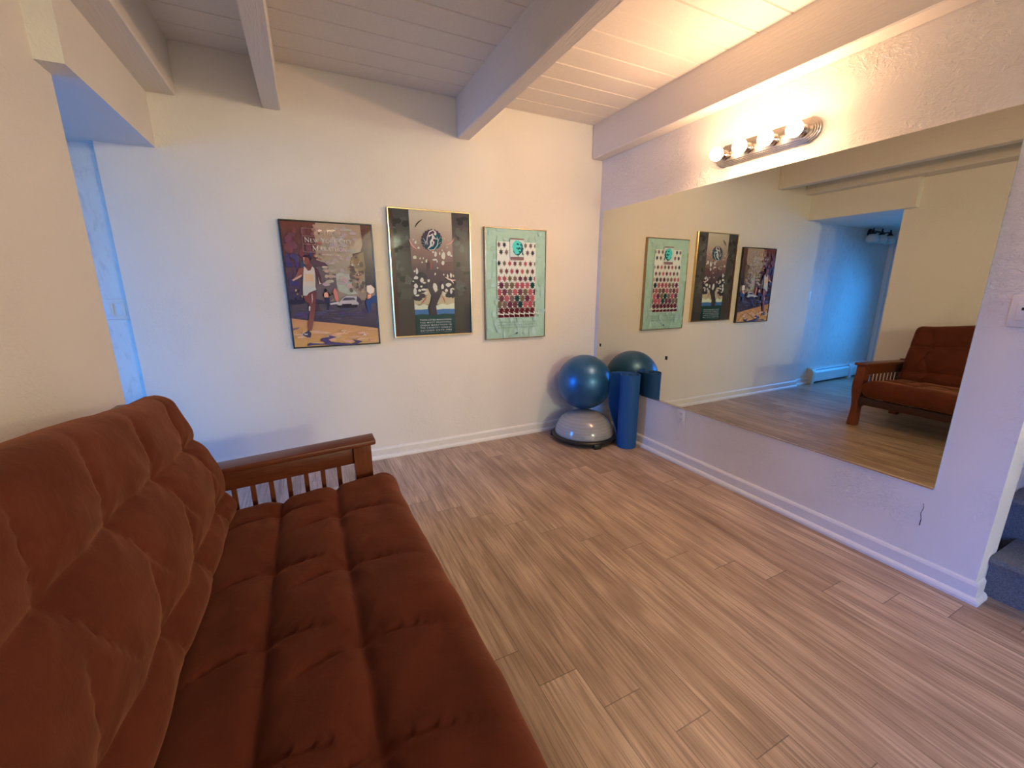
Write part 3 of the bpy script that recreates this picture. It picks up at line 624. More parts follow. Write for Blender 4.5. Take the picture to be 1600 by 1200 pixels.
ART_TREE=[
([.07,.715,.06,.708,.05,.702,.035,.701,.023,.702,.011,.709,.019,.717,.023,.722,.037,.731,.053,.729,.06,.723],(98,86,78)),
([.07,.342,.073,.331,.06,.322,.047,.316,.04,.329,.026,.336,.028,.347,.039,.362,.051,.37,.065,.358,.067,.355],(62,55,50)),
([.098,.893,.082,.88,.076,.862,.059,.865,.045,.867,.038,.883,.041,.898,.047,.918,.062,.921,.077,.915,.083,.904],(62,55,50)),
([.867,.798,.863,.782,.848,.778,.823,.764,.802,.777,.774,.787,.778,.802,.797,.813,.823,.829,.848,.826,.87,.81],(62,55,50)),
([.159,.545,.156,.538,.138,.531,.12,.526,.099,.534,.091,.54,.098,.548,.108,.559,.122,.563,.145,.557,.155,.555],(98,86,78)),
([.243,.453,.237,.434,.211,.42,.181,.424,.146,.429,.129,.446,.141,.459,.156,.475,.185,.477,.209,.486,.238,.466],(104,94,86)),
([.946,.416,.928,.404,.899,.392,.875,.388,.849,.394,.837,.407,.825,.422,.848,.436,.877,.44,.91,.435,.936,.431],(98,86,78)),
([.099,.682,.098,.674,.084,.666,.07,.663,.059,.668,.053,.676,.049,.686,.06,.692,.071,.702,.087,.696,.103,.689],(104,94,86)),
([.118,.337,.11,.322,.097,.317,.078,.316,.059,.319,.051,.33,.057,.346,.068,.354,.083,.36,.102,.366,.116,.349],(62,55,50)),
([.211,.923,.195,.906,.177,.899,.154,.901,.129,.899,.128,.912,.112,.924,.129,.933,.158,.939,.185,.948,.207,.938],(98,86,78)),
([.107,.497,.101,.486,.088,.472,.069,.477,.054,.48,.049,.488,.039,.501,.053,.515,.072,.517,.09,.518,.104,.511],(62,55,50)),
([.081,.818,.083,.805,.056,.794,.032,.792,.007,.794,.006,.808,.007,.822,.009,.828,.033,.845,.06,.84,.07,.827],(58,51,47)),
([.227,.785,.225,.777,.212,.768,.202,.762,.19,.769,.184,.778,.189,.789,.195,.802,.205,.807,.214,.804,.223,.795],(104,94,86)),
([1.004,.517,1.007,.508,.973,.506,.946,.505,.91,.507,.896,.512,.903,.52,.908,.527,.947,.529,.973,.532,1.011,.526],(62,55,50)),
([.077,.556,.081,.537,.055,.533,.03,.524,.01,.531,-.004,.545,.004,.562,.004,.575,.036,.589,.062,.578,.081,.573],(104,94,86)),
([.086,.686,.078,.677,.067,.672,.05,.663,.035,.665,.035,.679,.03,.689,.042,.697,.053,.708,.068,.7,.081,.696],(58,51,47)),
([.06,.928,.056,.914,.045,.901,.031,.898,.023,.908,.014,.92,.01,.932,.019,.951,.035,.958,.05,.954,.053,.942],(62,55,50)),
([.922,.714,.923,.699,.905,.682,.886,.688,.875,.69,.857,.705,.862,.721,.868,.742,.888,.753,.902,.748,.923,.729],(104,94,86)),
([.074,.854,.071,.847,.056,.839,.034,.837,.016,.841,-.003,.847,-.002,.855,.01,.865,.036,.865,.06,.867,.07,.863],(104,94,86)),
([.16,.764,.153,.748,.142,.731,.132,.74,.122,.744,.117,.755,.12,.77,.124,.785,.135,.785,.145,.79,.154,.781],(62,55,50)),
([.902,.344,.891,.331,.867,.325,.845,.321,.824,.332,.815,.337,.822,.349,.82,.358,.848,.361,.873,.359,.886,.355],(98,86,78)),
([.094,.686,.096,.675,.073,.664,.053,.664,.033,.671,.032,.679,.021,.688,.031,.698,.057,.701,.083,.707,.102,.698],(58,51,47)),
([.066,.801,.049,.79,.041,.789,.027,.785,.01,.789,-.001,.795,.005,.804,.014,.814,.029,.812,.047,.816,.054,.808],(58,51,47)),
([.132,.761,.122,.753,.093,.743,.066,.744,.047,.744,.034,.752,.04,.761,.04,.77,.068,.779,.093,.772,.12,.771],(104,94,86)),
([.905,.403,.885,.382,.869,.373,.847,.369,.827,.377,.802,.393,.81,.413,.815,.421,.847,.44,.876,.43,.889,.423],(104,94,86)),
([.089,.829,.091,.816,.067,.8,.038,.791,.018,.806,.002,.817,.011,.834,.011,.847,.04,.857,.07,.85,.083,.844],(58,51,47)),
([.179,.464,.16,.448,.143,.434,.124,.442,.101,.442,.09,.454,.083,.471,.102,.488,.126,.485,.154,.486,.161,.481],(58,51,47)),
([.975,.83,.972,.815,.931,.793,.906,.797,.871,.805,.849,.815,.873,.837,.876,.845,.905,.864,.941,.86,.974,.843],(104,94,86)),
([.861,.587,.863,.578,.847,.568,.832,.568,.818,.567,.814,.581,.815,.591,.822,.607,.834,.613,.848,.611,.863,.6],(58,51,47)),
([.887,.433,.885,.42,.853,.41,.822,.398,.802,.412,.786,.425,.765,.44,.794,.453,.823,.46,.85,.458,.875,.451],(98,86,78)),
([.945,.385,.933,.377,.924,.374,.908,.37,.886,.375,.874,.38,.887,.388,.896,.397,.909,.402,.93,.399,.94,.391],(58,51,47)),
([.235,.894,.236,.878,.215,.873,.193,.861,.175,.868,.153,.884,.157,.897,.174,.916,.197,.912,.226,.917,.234,.907],(58,51,47)),
([.985,.874,.984,.861,.968,.853,.943,.852,.912,.856,.892,.863,.906,.875,.914,.883,.944,.894,.972,.895,.998,.884],(98,86,78)),
([.924,.951,.921,.944,.896,.933,.866,.936,.841,.935,.829,.941,.829,.951,.837,.959,.869,.962,.895,.961,.917,.96],(62,55,50)),
([.869,.763,.867,.748,.842,.742,.809,.739,.788,.747,.77,.755,.776,.767,.781,.781,.813,.78,.837,.785,.868,.778],(104,94,86)),
([.151,.915,.146,.901,.117,.889,.091,.888,.062,.891,.058,.904,.047,.915,.064,.925,.092,.927,.124,.931,.132,.926],(58,51,47)),
([.887,.849,.891,.827,.868,.813,.845,.813,.826,.819,.813,.836,.811,.855,.82,.877,.846,.884,.871,.876,.878,.866],(104,94,86)),
([.219,.466,.212,.445,.198,.436,.177,.435,.161,.446,.149,.455,.156,.473,.161,.489,.18,.505,.201,.489,.206,.481],(98,86,78)),
([.992,.963,.984,.955,.958,.946,.924,.945,.9,.947,.885,.952,.882,.963,.896,.969,.925,.976,.952,.976,.967,.97],(62,55,50)),
([.917,.925,.911,.915,.899,.904,.875,.905,.857,.905,.844,.915,.849,.926,.854,.937,.875,.948,.899,.941,.921,.937],(58,51,47)),
([.075,.654,.064,.643,.06,.631,.04,.633,.02,.636,.023,.645,.022,.66,.025,.67,.041,.672,.06,.67,.078,.664],(104,94,86)),
([.836,.796,.825,.78,.814,.772,.789,.773,.765,.775,.75,.785,.749,.799,.774,.807,.79,.813,.816,.817,.824,.809],(98,86,78)),
([.152,.708,.142,.7,.133,.691,.114,.694,.101,.697,.096,.702,.099,.71,.1,.719,.118,.724,.135,.719,.15,.718],(58,51,47)),
([.931,.556,.927,.545,.916,.534,.889,.535,.874,.54,.856,.548,.852,.561,.868,.567,.889,.578,.914,.57,.935,.567],(98,86,78)),
([.921,.379,.923,.368,.896,.363,.876,.362,.858,.361,.831,.371,.844,.385,.852,.394,.877,.405,.9,.395,.909,.388],(98,86,78)),
([.106,.591,.094,.581,.076,.577,.053,.575,.03,.573,.024,.584,.022,.595,.024,.601,.054,.611,.078,.607,.109,.604],(98,86,78)),
([.107,.387,.248,.387,.243,.303,.08,.304],(92,80,72)),
([.028,.284,.242,.278,.249,-.013,.031,-.013],(84,68,62)),
([.771,.275,.973,.284,.974,-.011,.77,-.012],(80,67,60)),
([.018,.984,.042,.985,.058,.529,.046,-.014,-.002,-.015],(92,52,46)),
([.993,1.001,1.014,1.0,1.017,.545,1.009,-.012,.983,-.013],(28,72,66)),
([.239,1.004,.766,1.0,.767,.852,.241,.857],((210,180,148),(196,162,136))),
([.241,.857,.767,.852,.768,.692,.24,.686],((196,162,136),(156,112,98))),
([.24,.686,.768,.692,.771,.536,.243,.527],((156,112,98),(104,74,76))),
([.243,.534,.771,.543,.774,.374,.251,.373],((104,74,76),(74,60,66))),
([.426,.604,.465,.61,.465,.531,.422,.53],(96,68,68)),
([.605,.598,.765,.612,.771,.536,.602,.533],(116,74,72)),
([.252,.387,.774,.389,.77,.254,.249,.258],(202,170,132)),
([.249,.263,.309,.25,.371,.26,.432,.249,.535,.248,.607,.263,.671,.252,.769,.267,.769,.21,.25,.216],(226,204,170)),
([.25,.218,.33,.215,.415,.22,.533,.212,.614,.218,.769,.216,.767,.17,.251,.173],(74,112,152)),
([.251,.174,.336,.179,.429,.173,.531,.17,.62,.178,.767,.173,.77,-.012,.253,-.013],((34,72,66),(24,58,58))),
([.335,.437,.344,.414,.319,.402,.286,.394,.264,.401,.249,.411,.218,.436,.245,.46,.266,.467,.291,.476,.321,.483,.332,.463],(66,55,60)),
([.4,.388,.401,.365,.362,.352,.33,.355,.301,.352,.282,.364,.281,.387,.288,.409,.303,.42,.333,.428,.364,.415,.387,.405],(66,55,60)),
([.323,.318,.317,.302,.307,.295,.28,.288,.262,.293,.235,.304,.222,.318,.242,.33,.263,.346,.284,.348,.308,.342,.32,.332],(66,55,60)),
([.398,.328,.385,.314,.361,.312,.342,.309,.322,.303,.298,.318,.31,.328,.3,.337,.326,.344,.345,.352,.363,.347,.387,.341],(66,55,60)),
([.461,.423,.442,.407,.407,.386,.377,.394,.35,.383,.333,.402,.32,.422,.313,.442,.35,.452,.381,.463,.412,.455,.438,.44],(66,55,60)),
([.352,.365,.342,.351,.318,.342,.299,.346,.279,.342,.269,.352,.26,.365,.264,.376,.28,.39,.301,.385,.328,.387,.347,.379],(66,55,60)),
([.804,.426,.771,.401,.766,.399,.725,.38,.696,.383,.67,.406,.652,.425,.659,.442,.693,.452,.728,.464,.755,.456,.798,.442],(66,55,60)),
([.743,.389,.76,.371,.714,.362,.675,.346,.632,.363,.606,.37,.584,.389,.617,.403,.638,.425,.677,.416,.713,.412,.732,.406],(66,55,60)),
([.776,.353,.788,.337,.755,.328,.731,.324,.708,.318,.692,.339,.666,.353,.696,.369,.699,.381,.733,.391,.762,.376,.786,.373],(66,55,60)),
([.732,.332,.732,.325,.713,.311,.69,.313,.663,.316,.655,.321,.653,.332,.643,.342,.668,.345,.691,.355,.717,.35,.724,.343],(66,55,60)),
([.695,.42,.683,.405,.655,.394,.628,.393,.603,.393,.594,.399,.565,.419,.581,.436,.605,.45,.63,.449,.655,.449,.688,.441],(66,55,60)),
([.428,.488,.421,.469,.381,.453,.35,.455,.319,.459,.29,.468,.291,.486,.305,.507,.314,.516,.353,.521,.39,.515,.411,.505],(66,55,60)),
([.773,.482,.768,.463,.748,.448,.711,.452,.681,.453,.645,.461,.652,.48,.667,.498,.675,.505,.713,.512,.746,.507,.754,.5],(66,55,60)),
([.345,.308,.354,.301,.333,.294,.311,.285,.292,.291,.274,.3,.27,.308,.276,.32,.288,.32,.313,.332,.338,.325,.353,.318],(66,55,60)),
([.775,.327,.777,.319,.764,.313,.747,.306,.733,.314,.716,.315,.719,.327,.714,.339,.733,.341,.748,.352,.762,.343,.78,.338],(66,55,60)),
([.366,.477,.419,.448,.473,.443,.504,.444,.49,.393,.527,.357,.554,.373,.559,.419,.605,.419,.655,.465,.67,.445,.628,.389,.598,.338,.56,.292,.525,.241,.535,.166,.429,.168,.42,.231,.45,.287,.465,.333,.424,.393,.364,.437],((84,66,70),(64,56,62))),
([.416,.232,.45,.287,.465,.333,.424,.393,.476,.338,.465,.277,.443,.226,.444,.167,.43,.168],(44,38,44)),
([.306,.635,.306,.627,.284,.623,.269,.625,.261,.634,.267,.644,.285,.651,.303,.646],(212,188,158)),
([.36,.629,.357,.625,.351,.621,.343,.623,.34,.629,.343,.633,.352,.637,.36,.634],(212,188,158)),
([.397,.63,.394,.626,.389,.621,.384,.624,.384,.63,.385,.635,.39,.639,.395,.637],(212,188,158)),
([.436,.612,.435,.602,.426,.595,.416,.599,.413,.611,.419,.62,.427,.624,.436,.626],(212,188,158)),
([.381,.598,.379,.594,.372,.591,.365,.594,.362,.598,.368,.604,.373,.607,.38,.602],(212,188,158)),
([.562,.667,.557,.65,.544,.646,.528,.649,.531,.666,.535,.686,.545,.686,.561,.682],(212,188,158)),
([.525,.683,.526,.677,.514,.673,.505,.678,.499,.682,.506,.688,.515,.691,.526,.688],(212,188,158)),
([.609,.673,.607,.665,.599,.659,.593,.663,.589,.672,.594,.68,.6,.688,.605,.681],(212,188,158)),
([.67,.655,.66,.631,.645,.625,.623,.636,.617,.653,.627,.672,.648,.69,.664,.678],(212,188,158)),
([.743,.677,.739,.662,.718,.656,.703,.657,.691,.675,.706,.689,.72,.697,.732,.69],(212,188,158)),
([.762,.657,.76,.651,.746,.65,.736,.651,.733,.656,.735,.664,.747,.664,.756,.663],(212,188,158)),
([.657,.597,.646,.582,.635,.578,.619,.585,.613,.596,.626,.61,.637,.616,.653,.61],(212,188,158)),
([.563,.622,.558,.617,.535,.614,.519,.614,.498,.621,.513,.626,.535,.629,.551,.629],(212,188,158)),
([.569,.607,.566,.6,.561,.598,.556,.6,.554,.607,.555,.614,.562,.619,.569,.615],(212,188,158)),
([.572,.555,.569,.55,.563,.549,.558,.551,.552,.555,.557,.559,.564,.563,.571,.559],(212,188,158)),
([.316,.751,.313,.743,.305,.741,.295,.741,.289,.75,.294,.758,.306,.766,.318,.76],(212,188,158)),
([.287,.774,.283,.769,.277,.767,.271,.768,.268,.773,.271,.779,.277,.778,.284,.779],(212,188,158)),
([.356,.712,.346,.706,.336,.703,.326,.703,.322,.711,.325,.716,.337,.722,.347,.716],(212,188,158)),
([.318,.528,.316,.513,.299,.5,.29,.51,.284,.528,.29,.542,.302,.556,.314,.542],(212,188,158)),
([.282,.528,.276,.521,.27,.519,.264,.519,.263,.528,.263,.534,.271,.535,.277,.534],(212,188,158)),
([.721,.781,.718,.778,.714,.777,.71,.778,.707,.78,.711,.782,.715,.784,.718,.783],(212,188,158)),
([.673,.794,.671,.79,.667,.788,.663,.79,.661,.793,.663,.797,.668,.797,.672,.797],(212,188,158)),
([.705,.723,.701,.72,.696,.716,.691,.719,.691,.722,.693,.727,.697,.728,.701,.726],(212,188,158)),
([.638,.699,.637,.694,.632,.692,.627,.694,.625,.698,.627,.704,.633,.706,.636,.702],(212,188,158)),
([.539,.507,.536,.5,.53,.497,.519,.499,.521,.507,.522,.513,.53,.517,.538,.514],(212,188,158)),
([.315,.477,.305,.464,.282,.464,.258,.465,.26,.476,.267,.483,.284,.49,.308,.485],(212,188,158)),
([.263,.446,.259,.442,.251,.44,.241,.442,.237,.446,.242,.451,.252,.452,.259,.451],(212,188,158)),
([.382,.457,.377,.447,.357,.436,.339,.442,.335,.457,.344,.469,.359,.478,.372,.473],(212,188,158)),
([.412,.435,.399,.431,.387,.427,.371,.43,.362,.435,.371,.441,.388,.443,.399,.439],(212,188,158)),
([.458,.453,.453,.443,.441,.439,.429,.442,.426,.453,.431,.463,.442,.463,.457,.463],(212,188,158)),
([.306,.41,.3,.395,.28,.391,.262,.398,.253,.41,.262,.422,.282,.431,.294,.423],(212,188,158)),
([.288,.368,.28,.344,.264,.336,.249,.35,.245,.368,.255,.387,.268,.402,.282,.385],(212,188,158)),
([.362,.405,.356,.397,.347,.397,.333,.399,.331,.405,.338,.411,.348,.413,.359,.413],(212,188,158)),
([.344,.373,.336,.364,.322,.364,.307,.366,.302,.373,.313,.381,.323,.384,.335,.379],(212,188,158)),
([.404,.38,.401,.372,.376,.371,.351,.372,.341,.38,.357,.388,.377,.389,.4,.387],(212,188,158)),
([.317,.332,.306,.328,.29,.324,.275,.328,.257,.332,.274,.337,.291,.34,.314,.337],(212,188,158)),
([.551,.401,.542,.38,.52,.357,.503,.379,.492,.401,.502,.431,.523,.432,.539,.423],(212,188,158)),
([.636,.404,.632,.386,.616,.385,.602,.385,.599,.404,.608,.421,.618,.427,.629,.42],(212,188,158)),
([.737,.42,.723,.41,.693,.399,.672,.407,.656,.419,.673,.431,.694,.436,.726,.431],(212,188,158)),
([.689,.371,.683,.363,.667,.357,.654,.359,.645,.371,.653,.382,.668,.388,.683,.38],(212,188,158)),
([.747,.366,.742,.35,.728,.341,.716,.35,.714,.366,.717,.383,.729,.391,.741,.38],(212,188,158)),
([.771,.387,.761,.382,.745,.382,.728,.382,.726,.387,.731,.39,.746,.394,.759,.392],(212,188,158)),
([.701,.491,.7,.478,.688,.471,.681,.48,.677,.491,.68,.505,.689,.507,.698,.502],(212,188,158)),
([.754,.497,.744,.48,.732,.475,.724,.481,.718,.496,.723,.516,.734,.515,.743,.512],(212,188,158)),
([.775,.492,.772,.483,.767,.482,.764,.481,.76,.492,.763,.502,.768,.504,.772,.5],(212,188,158)),
([.647,.503,.646,.496,.64,.494,.634,.496,.632,.503,.635,.509,.641,.511,.646,.509],(212,188,158)),
([.426,.353,.416,.346,.398,.34,.384,.344,.374,.353,.387,.362,.399,.363,.419,.362],(212,188,158)),
([.653,.343,.649,.331,.63,.328,.617,.336,.611,.343,.613,.353,.631,.36,.646,.353],(212,188,158)),
([.654,.481,.699,.46,.75,.45,.793,.457,.793,.461,.753,.462,.708,.471,.658,.485],(236,178,150)),
([.71,.464,.738,.447,.765,.429,.77,.432,.749,.454,.713,.467],(230,190,160)),
([.306,.864,.334,.889,.363,.909,.398,.928,.395,.931,.354,.916,.322,.895,.302,.866],(62,52,48)),
([.225,.776,.239,.741,.268,.715,.312,.699,.315,.702,.279,.722,.252,.746,.23,.777],(226,150,128)),
([.789,.799,.766,.775,.727,.757,.681,.746,.682,.743,.732,.75,.775,.77,.793,.798],(226,150,128)),
([.469,.61,.476,.58,.475,.544,.48,.543,.49,.581,.473,.611],(186,96,74)),
([.411,.338,.382,.305,.351,.281,.327,.264,.33,.261,.361,.274,.394,.3,.415,.337],(186,96,74)),
([.6,.326,.622,.3,.645,.267,.65,.269,.635,.304,.604,.328],(186,96,74)),
([.641,.782,.625,.77,.633,.755,.612,.746,.612,.73,.588,.725,.581,.71,.556,.71,.542,.697,.519,.701,.499,.691,.48,.7,.457,.694,.444,.706,.42,.705,.414,.719,.392,.723,.393,.738,.374,.746,.382,.761,.369,.772,.384,.785,.377,.799,.396,.808,.397,.823,.42,.828,.427,.843,.451,.844,.465,.857,.487,.853,.507,.863,.526,.855,.549,.861,.562,.849,.586,.85,.593,.836,.616,.832,.615,.817,.635,.809,.626,.794],((84,52,60),(32,74,76))),
([.521,.831,.567,.833,.621,.801,.631,.767,.594,.722,.538,.7,.484,.699,.564,.765],(26,76,76)),
([.457,.809,.484,.836,.521,.849,.554,.835,.557,.823,.562,.823,.565,.841,.523,.858,.474,.842,.453,.81],(220,192,166)),
([.478,.84,.446,.8,.437,.76,.454,.736,.457,.737,.446,.761,.455,.799,.481,.839],(220,192,166)),
([.468,.798,.508,.814,.507,.789,.479,.764,.482,.736,.447,.709,.453,.705,.505,.73,.503,.761,.531,.787,.518,.829,.464,.802],(220,192,166)),
([.493,.78,.519,.757,.505,.727,.512,.726,.54,.76,.499,.784],(220,192,166)),
([.518,.816,.537,.785,.572,.783,.574,.787,.548,.792,.523,.818],(220,192,166)),
([.497,.817,.465,.812,.471,.795,.475,.796,.475,.808,.498,.815],(220,192,166)),
([.567,.826,.562,.817,.549,.813,.538,.816,.533,.825,.538,.834,.55,.838,.562,.835],(220,192,166)),
([.449,.706,.483,.693,.533,.7,.575,.735,.589,.776,.572,.805,.568,.804,.58,.775,.567,.737,.528,.705,.485,.699,.451,.708],(220,192,166)),
([.396,.787,.422,.759,.431,.736,.434,.736,.429,.761,.398,.788],(220,192,166)),
([.38,.758,.425,.75,.426,.751,.381,.759],(220,192,166)),
([.572,.74,.62,.761,.618,.763,.57,.741],(220,192,166)),
([.585,.775,.622,.806,.62,.807,.583,.776],(220,192,166)),
([.403,.73,.442,.76,.44,.761,.401,.73],(220,192,166)),]

# --- poster with the runner
FX = (-2.5134, -1.9477, 0.898, 1.7204)
t1, yp = frame(*FX, 0.009, M_blackframe, 'black framed poster of a runner in the street, left of the three posters')
pr = Print(FX[0] + .007, FX[1] - .007, FX[2] + .007, FX[3] - .007, yp, (192, 176, 164))
pr.poly([(0, 0), (1, 0), (1, .5), (0, .5)], ((150, 126, 124), (150, 120, 112)))
pr.poly([(0, .5), (1, .5), (1, 1), (0, 1)], ((186, 148, 130), (152, 134, 128)))
for a, c in ART_RUN: pr.poly(pairs(a), c)
for k in range(26):   # crowd and lamp glints along the far street
    rr = random.Random(k); uu = rr.choice([rr.uniform(.05, .2), rr.uniform(.85, .98), rr.uniform(.35, .5)]); vv = rr.uniform(.36, .46)
    pr.poly([(uu, vv), (uu + .02, vv + .004), (uu + .018, vv + .02), (uu + .002, vv + .018)], rr.choice([(60, 46, 58), (150, 110, 100), (40, 34, 44), (176, 140, 124)]))
q = random.Random(21)
def dab(uu, vv, a, b, c, n=9): pr.poly([(uu + a * q.uniform(.6, 1.1) * math.cos(6.283 * k / n), vv + b * q.uniform(.6, 1.1) * math.sin(6.283 * k / n)) for k in range(n)], tuple(max(0, x_ + q.randint(-7, 7)) for x_ in c))
for k in range(70): dab(q.uniform(.42, .80), q.uniform(.50, .97), q.uniform(.02, .06), q.uniform(.008, .022), (166, 140, 128))        # hazy sky strokes
for k in range(40): dab(q.uniform(.70, .86), q.uniform(.44, .76), q.uniform(.012, .035), q.uniform(.010, .026), q.choice([(132, 104, 82), (110, 86, 78), (160, 126, 96), (96, 78, 76)]))   # tree
for k in range(26): dab(.345 + q.uniform(-.02, .05), q.uniform(.70, .98), q.uniform(.012, .035), q.uniform(.008, .016), q.choice([(150, 96, 80), (126, 76, 68), (170, 128, 110)]))   # building edge
for k in range(24):
    vv = q.uniform(.50, .97); dab(q.uniform(.03, .30), vv, q.uniform(.02, .06), q.uniform(.02, .05), (108, 62, 64) if vv > .75 else (66, 58, 90))
for k in range(30): dab(q.uniform(.1, .95), q.uniform(.22, .33), q.uniform(.04, .10), q.uniform(.006, .014), (78, 66, 90))
for k in range(30): dab(q.uniform(.05, .95), q.uniform(.02, .13), q.uniform(.04, .10), q.uniform(.008, .016), (196, 146, 112))
for a, c in ART_RUN[8:] : pr.poly(pairs(a), c)
for uu, vv in ((.735, .665), (.81, .672), (.80, .59)): pr.poly([(uu, vv), (uu + .012, vv), (uu + .012, vv + .012), (uu, vv + .012)], (245, 220, 160))
tx = (226, 196, 172)
def hl(u0, u1, v, th=.0022): pr.poly([(u0, v), (u1, v), (u1, v + th), (u0, v + th)], (170, 132, 122))
for vv, ua in ((.948, .46), (.887, .42), (.825, .42), (.765, .46)): hl(.217, ua, vv)
pr.poly([(.222, .948), (.2245, .948), (.2165, .765), (.214, .765)], (160, 120, 116)); hl(.45, .76, .771); hl(.6, .78, .89)
serif_text(pr, 'THE', .447, .563, .900, .036, .031, (214, 182, 142))
serif_text(pr, 'NEW YORK CITY', .237, .764, .842, .036, .028, tx)
serif_text(pr, 'MARATHON', .311, .697, .779, .037, .028, tx)
pr.text('NOVEMBER 1, 1987', .394, .605, .744, .010, (214, 186, 166), 1.4)
u, vq = .817, .083
for a in (90, 210, 330):
    ar = (FX[1] - FX[0]) / (FX[3] - FX[2]); ca, sa = math.cos(math.radians(a)), math.sin(math.radians(a)); r_ = .026
    pr.poly([(u + r_ * ca / ar, vq + r_ * sa), (u - .0045 * sa / ar, vq + .0045 * ca), (u - .003 * ca / ar, vq - .003 * sa), (u + .0045 * sa / ar, vq - .0045 * ca)], (246, 226, 206))
pr.text('MERCEDES-BENZ', .735, .90, .047, .008, (236, 206, 180), 1.2)
pr.done(t1)

# --- poster with the oak tree
FX = (-1.8419, -1.2281, 0.9351, 1.8446)
t2, yp = frame(*FX, 0.010, M_brass, 'brass framed dark poster of an oak tree, middle of the three posters')
pr = Print(FX[0] + .008, FX[1] - .008, FX[2] + .008, FX[3] - .008, yp, (216, 188, 160))
pr.poly([(0, 0), (1, 0), (1, 1), (0, 1)], ((88, 76, 70), (84, 69, 62)))
for a, c in ART_TREE: pr.poly(pairs(a), c)
for i, s_ in enumerate(('TWIN·CITIES·MARATHON', 'THE·MOST·BEAUTIFUL', 'URBAN·MARATHON·IN', 'THE·COUNTRY·SUNDAY', 'OCTOBER·SIXTH·1985')):
    pr.text(s_, .308, .716, (.122, .100, .078, .056, .033)[i], .0135, (206, 194, 176), (1.1, 1.4, 1.4, 1.4, 1.4)[i], .004)
pr.text('THE FOURTH ANNUAL TWIN CITIES MARATHON', .308, .712, .0195, .006, (150, 150, 140), 1.2)
pr.done(t2)

# --- poster with rows of leaves
FX = (-1.1142, -0.5586, 0.8767, 1.7564)
t3, yp = frame(*FX, 0.007, M_bronze, 'mint green poster of falling leaves, nearest the corner of the three posters')
pr = Print(FX[0] + .005, FX[1] - .005, FX[2] + .005, FX[3] - .005, yp, (228, 200, 166))
MG = (186, 198, 164)
pr.poly([(0, 0), (1, 0), (1, 1), (0, 1)], MG); rr = random.Random(9)
for k in range(150):
    uu, vv, a, b = rr.random(), rr.random(), rr.uniform(.02, .07), rr.uniform(.015, .05); dl = rr.choice((-7, -4, 4, 6))
    pr.poly([(uu + a * rr.uniform(.5, 1) * math.cos(q * .785), vv + b * rr.uniform(.5, 1) * math.sin(q * .785)) for q in range(8)], tuple(c + dl for c in MG))
CRM = (236, 220, 186)
PX0, PX1, PZ0, PZ1 = .187, .815, .199, .885
pr.poly([(PX0 - .008, PZ0 - .006), (PX1 + .008, PZ0 - .006), (PX1 + .008, PZ1), (PX0 - .008, PZ1)], CRM)
LEAF = [(0, -.62), (.12, -.26), (.34, -.44), (.24, -.12), (.54, -.12), (.26, .08), (.52, .34), (.18, .22), (.12, .36), (.05, .30), (.03, .58), (-.04, .58), (-.05, .30), (-.14, .40), (-.20, .20), (-.50, .26), (-.26, .04), (-.54, -.16), (-.22, -.14), (-.34, -.44), (-.12, -.24)]
FULL = [(0, -.60), (.10, -.40), (.36, -.44), (.30, -.18), (.54, -.10), (.38, .10), (.50, .32), (.24, .28), (.20, .50), (.02, .36), (-.16, .56), (-.20, .30), (-.46, .34), (-.36, .10), (-.54, -.10), (-.30, -.18), (-.36, -.44), (-.12, -.38)]
palR = [(116, 62, 62), (132, 98, 82), (176, 78, 80), (26, 60, 52), (104, 44, 56), (120, 96, 66), (186, 92, 86)]
rows = (.857, .793, .694, .624, .558, .497, .435, .376, .319, .259); cw = (PX1 - PX0) / 7.2
for j, vv in enumerate(rows):
    f_ = j / 9.0; blend = min(1, max(0, (j - 2.5) / 4.0))
    for i in range(-1, 9):
        uu = PX0 + (i + .5 + (.45 if j % 2 else 0.05)) * cw - .3 * cw
        if j < 2 and .375 < uu < .64: continue
        sc = .80 + .26 * blend; col = palR[(i * 3 + j * 5 + (i * j) % 4) % 7]
        if j == 9: col = (98, 26, 30)
        if j < 2: col = [(120, 92, 84), (60, 64, 66), (132, 104, 92)][(i + j) % 3]
        shp = [(a * (1 - blend) + b * blend, c * (1 - blend) + d * blend) for (a, c), (b, d) in zip(LEAF, (FULL + FULL[-3:])[:21])] if blend < 1 else FULL
        shp = LEAF if blend < .3 else (FULL if blend > .6 else [(a * 1.1, b) for a, b in LEAF])
        pts = [(min(PX1, max(PX0, uu + a * cw * sc)), min(PZ1, max(PZ0, vv + b * .066 * sc))) for a, b in shp]
        if max(p[0] for p in pts) - min(p[0] for p in pts) > .012: pr.poly(pts, col)
pr.poly([(PX0, PZ0), (PX1, PZ0), (PX1, PZ0 + .028), (PX0, PZ0 + .028)], (88, 18, 22))
for i in range(8):
    uu = PX0 + (i + .3) * cw
    pr.poly([(uu, PZ0 + .030), (uu + .7 * cw, PZ0 + .022), (uu + .72 * cw, PZ0 + .032), (uu + .1 * cw, PZ0 + .040)], CRM); pr.poly([(uu + .78 * cw, PZ0), (uu + .86 * cw, PZ0), (uu + .62 * cw, PZ0 + .058), (uu + .54 * cw, PZ0 + .058)], CRM)
pr.poly([(.385, .735), (.62, .735), (.62, .905), (.385, .905)], (216, 212, 180))
def tcrown(cx, cv, rx, rv, col, seed, n=22):
    q = random.Random(seed); pr.poly([(cx + rx * q.uniform(.84, 1.1) * math.cos(2 * PI * k / n), cv + rv * q.uniform(.88, 1.08) * math.sin(2 * PI * k / n)) for k in range(n)], col)
tcrown(.515, .833, .088, .064, (38, 84, 82), 3); tcrown(.498, .842, .074, .062, (92, 206, 172), 5)
for k in range(16):
    q = random.Random(50 + k); tcrown(.515 + q.uniform(-.02, .085), .822 + q.uniform(-.05, .05), .012, .008, (36, 78, 80), k, 7)
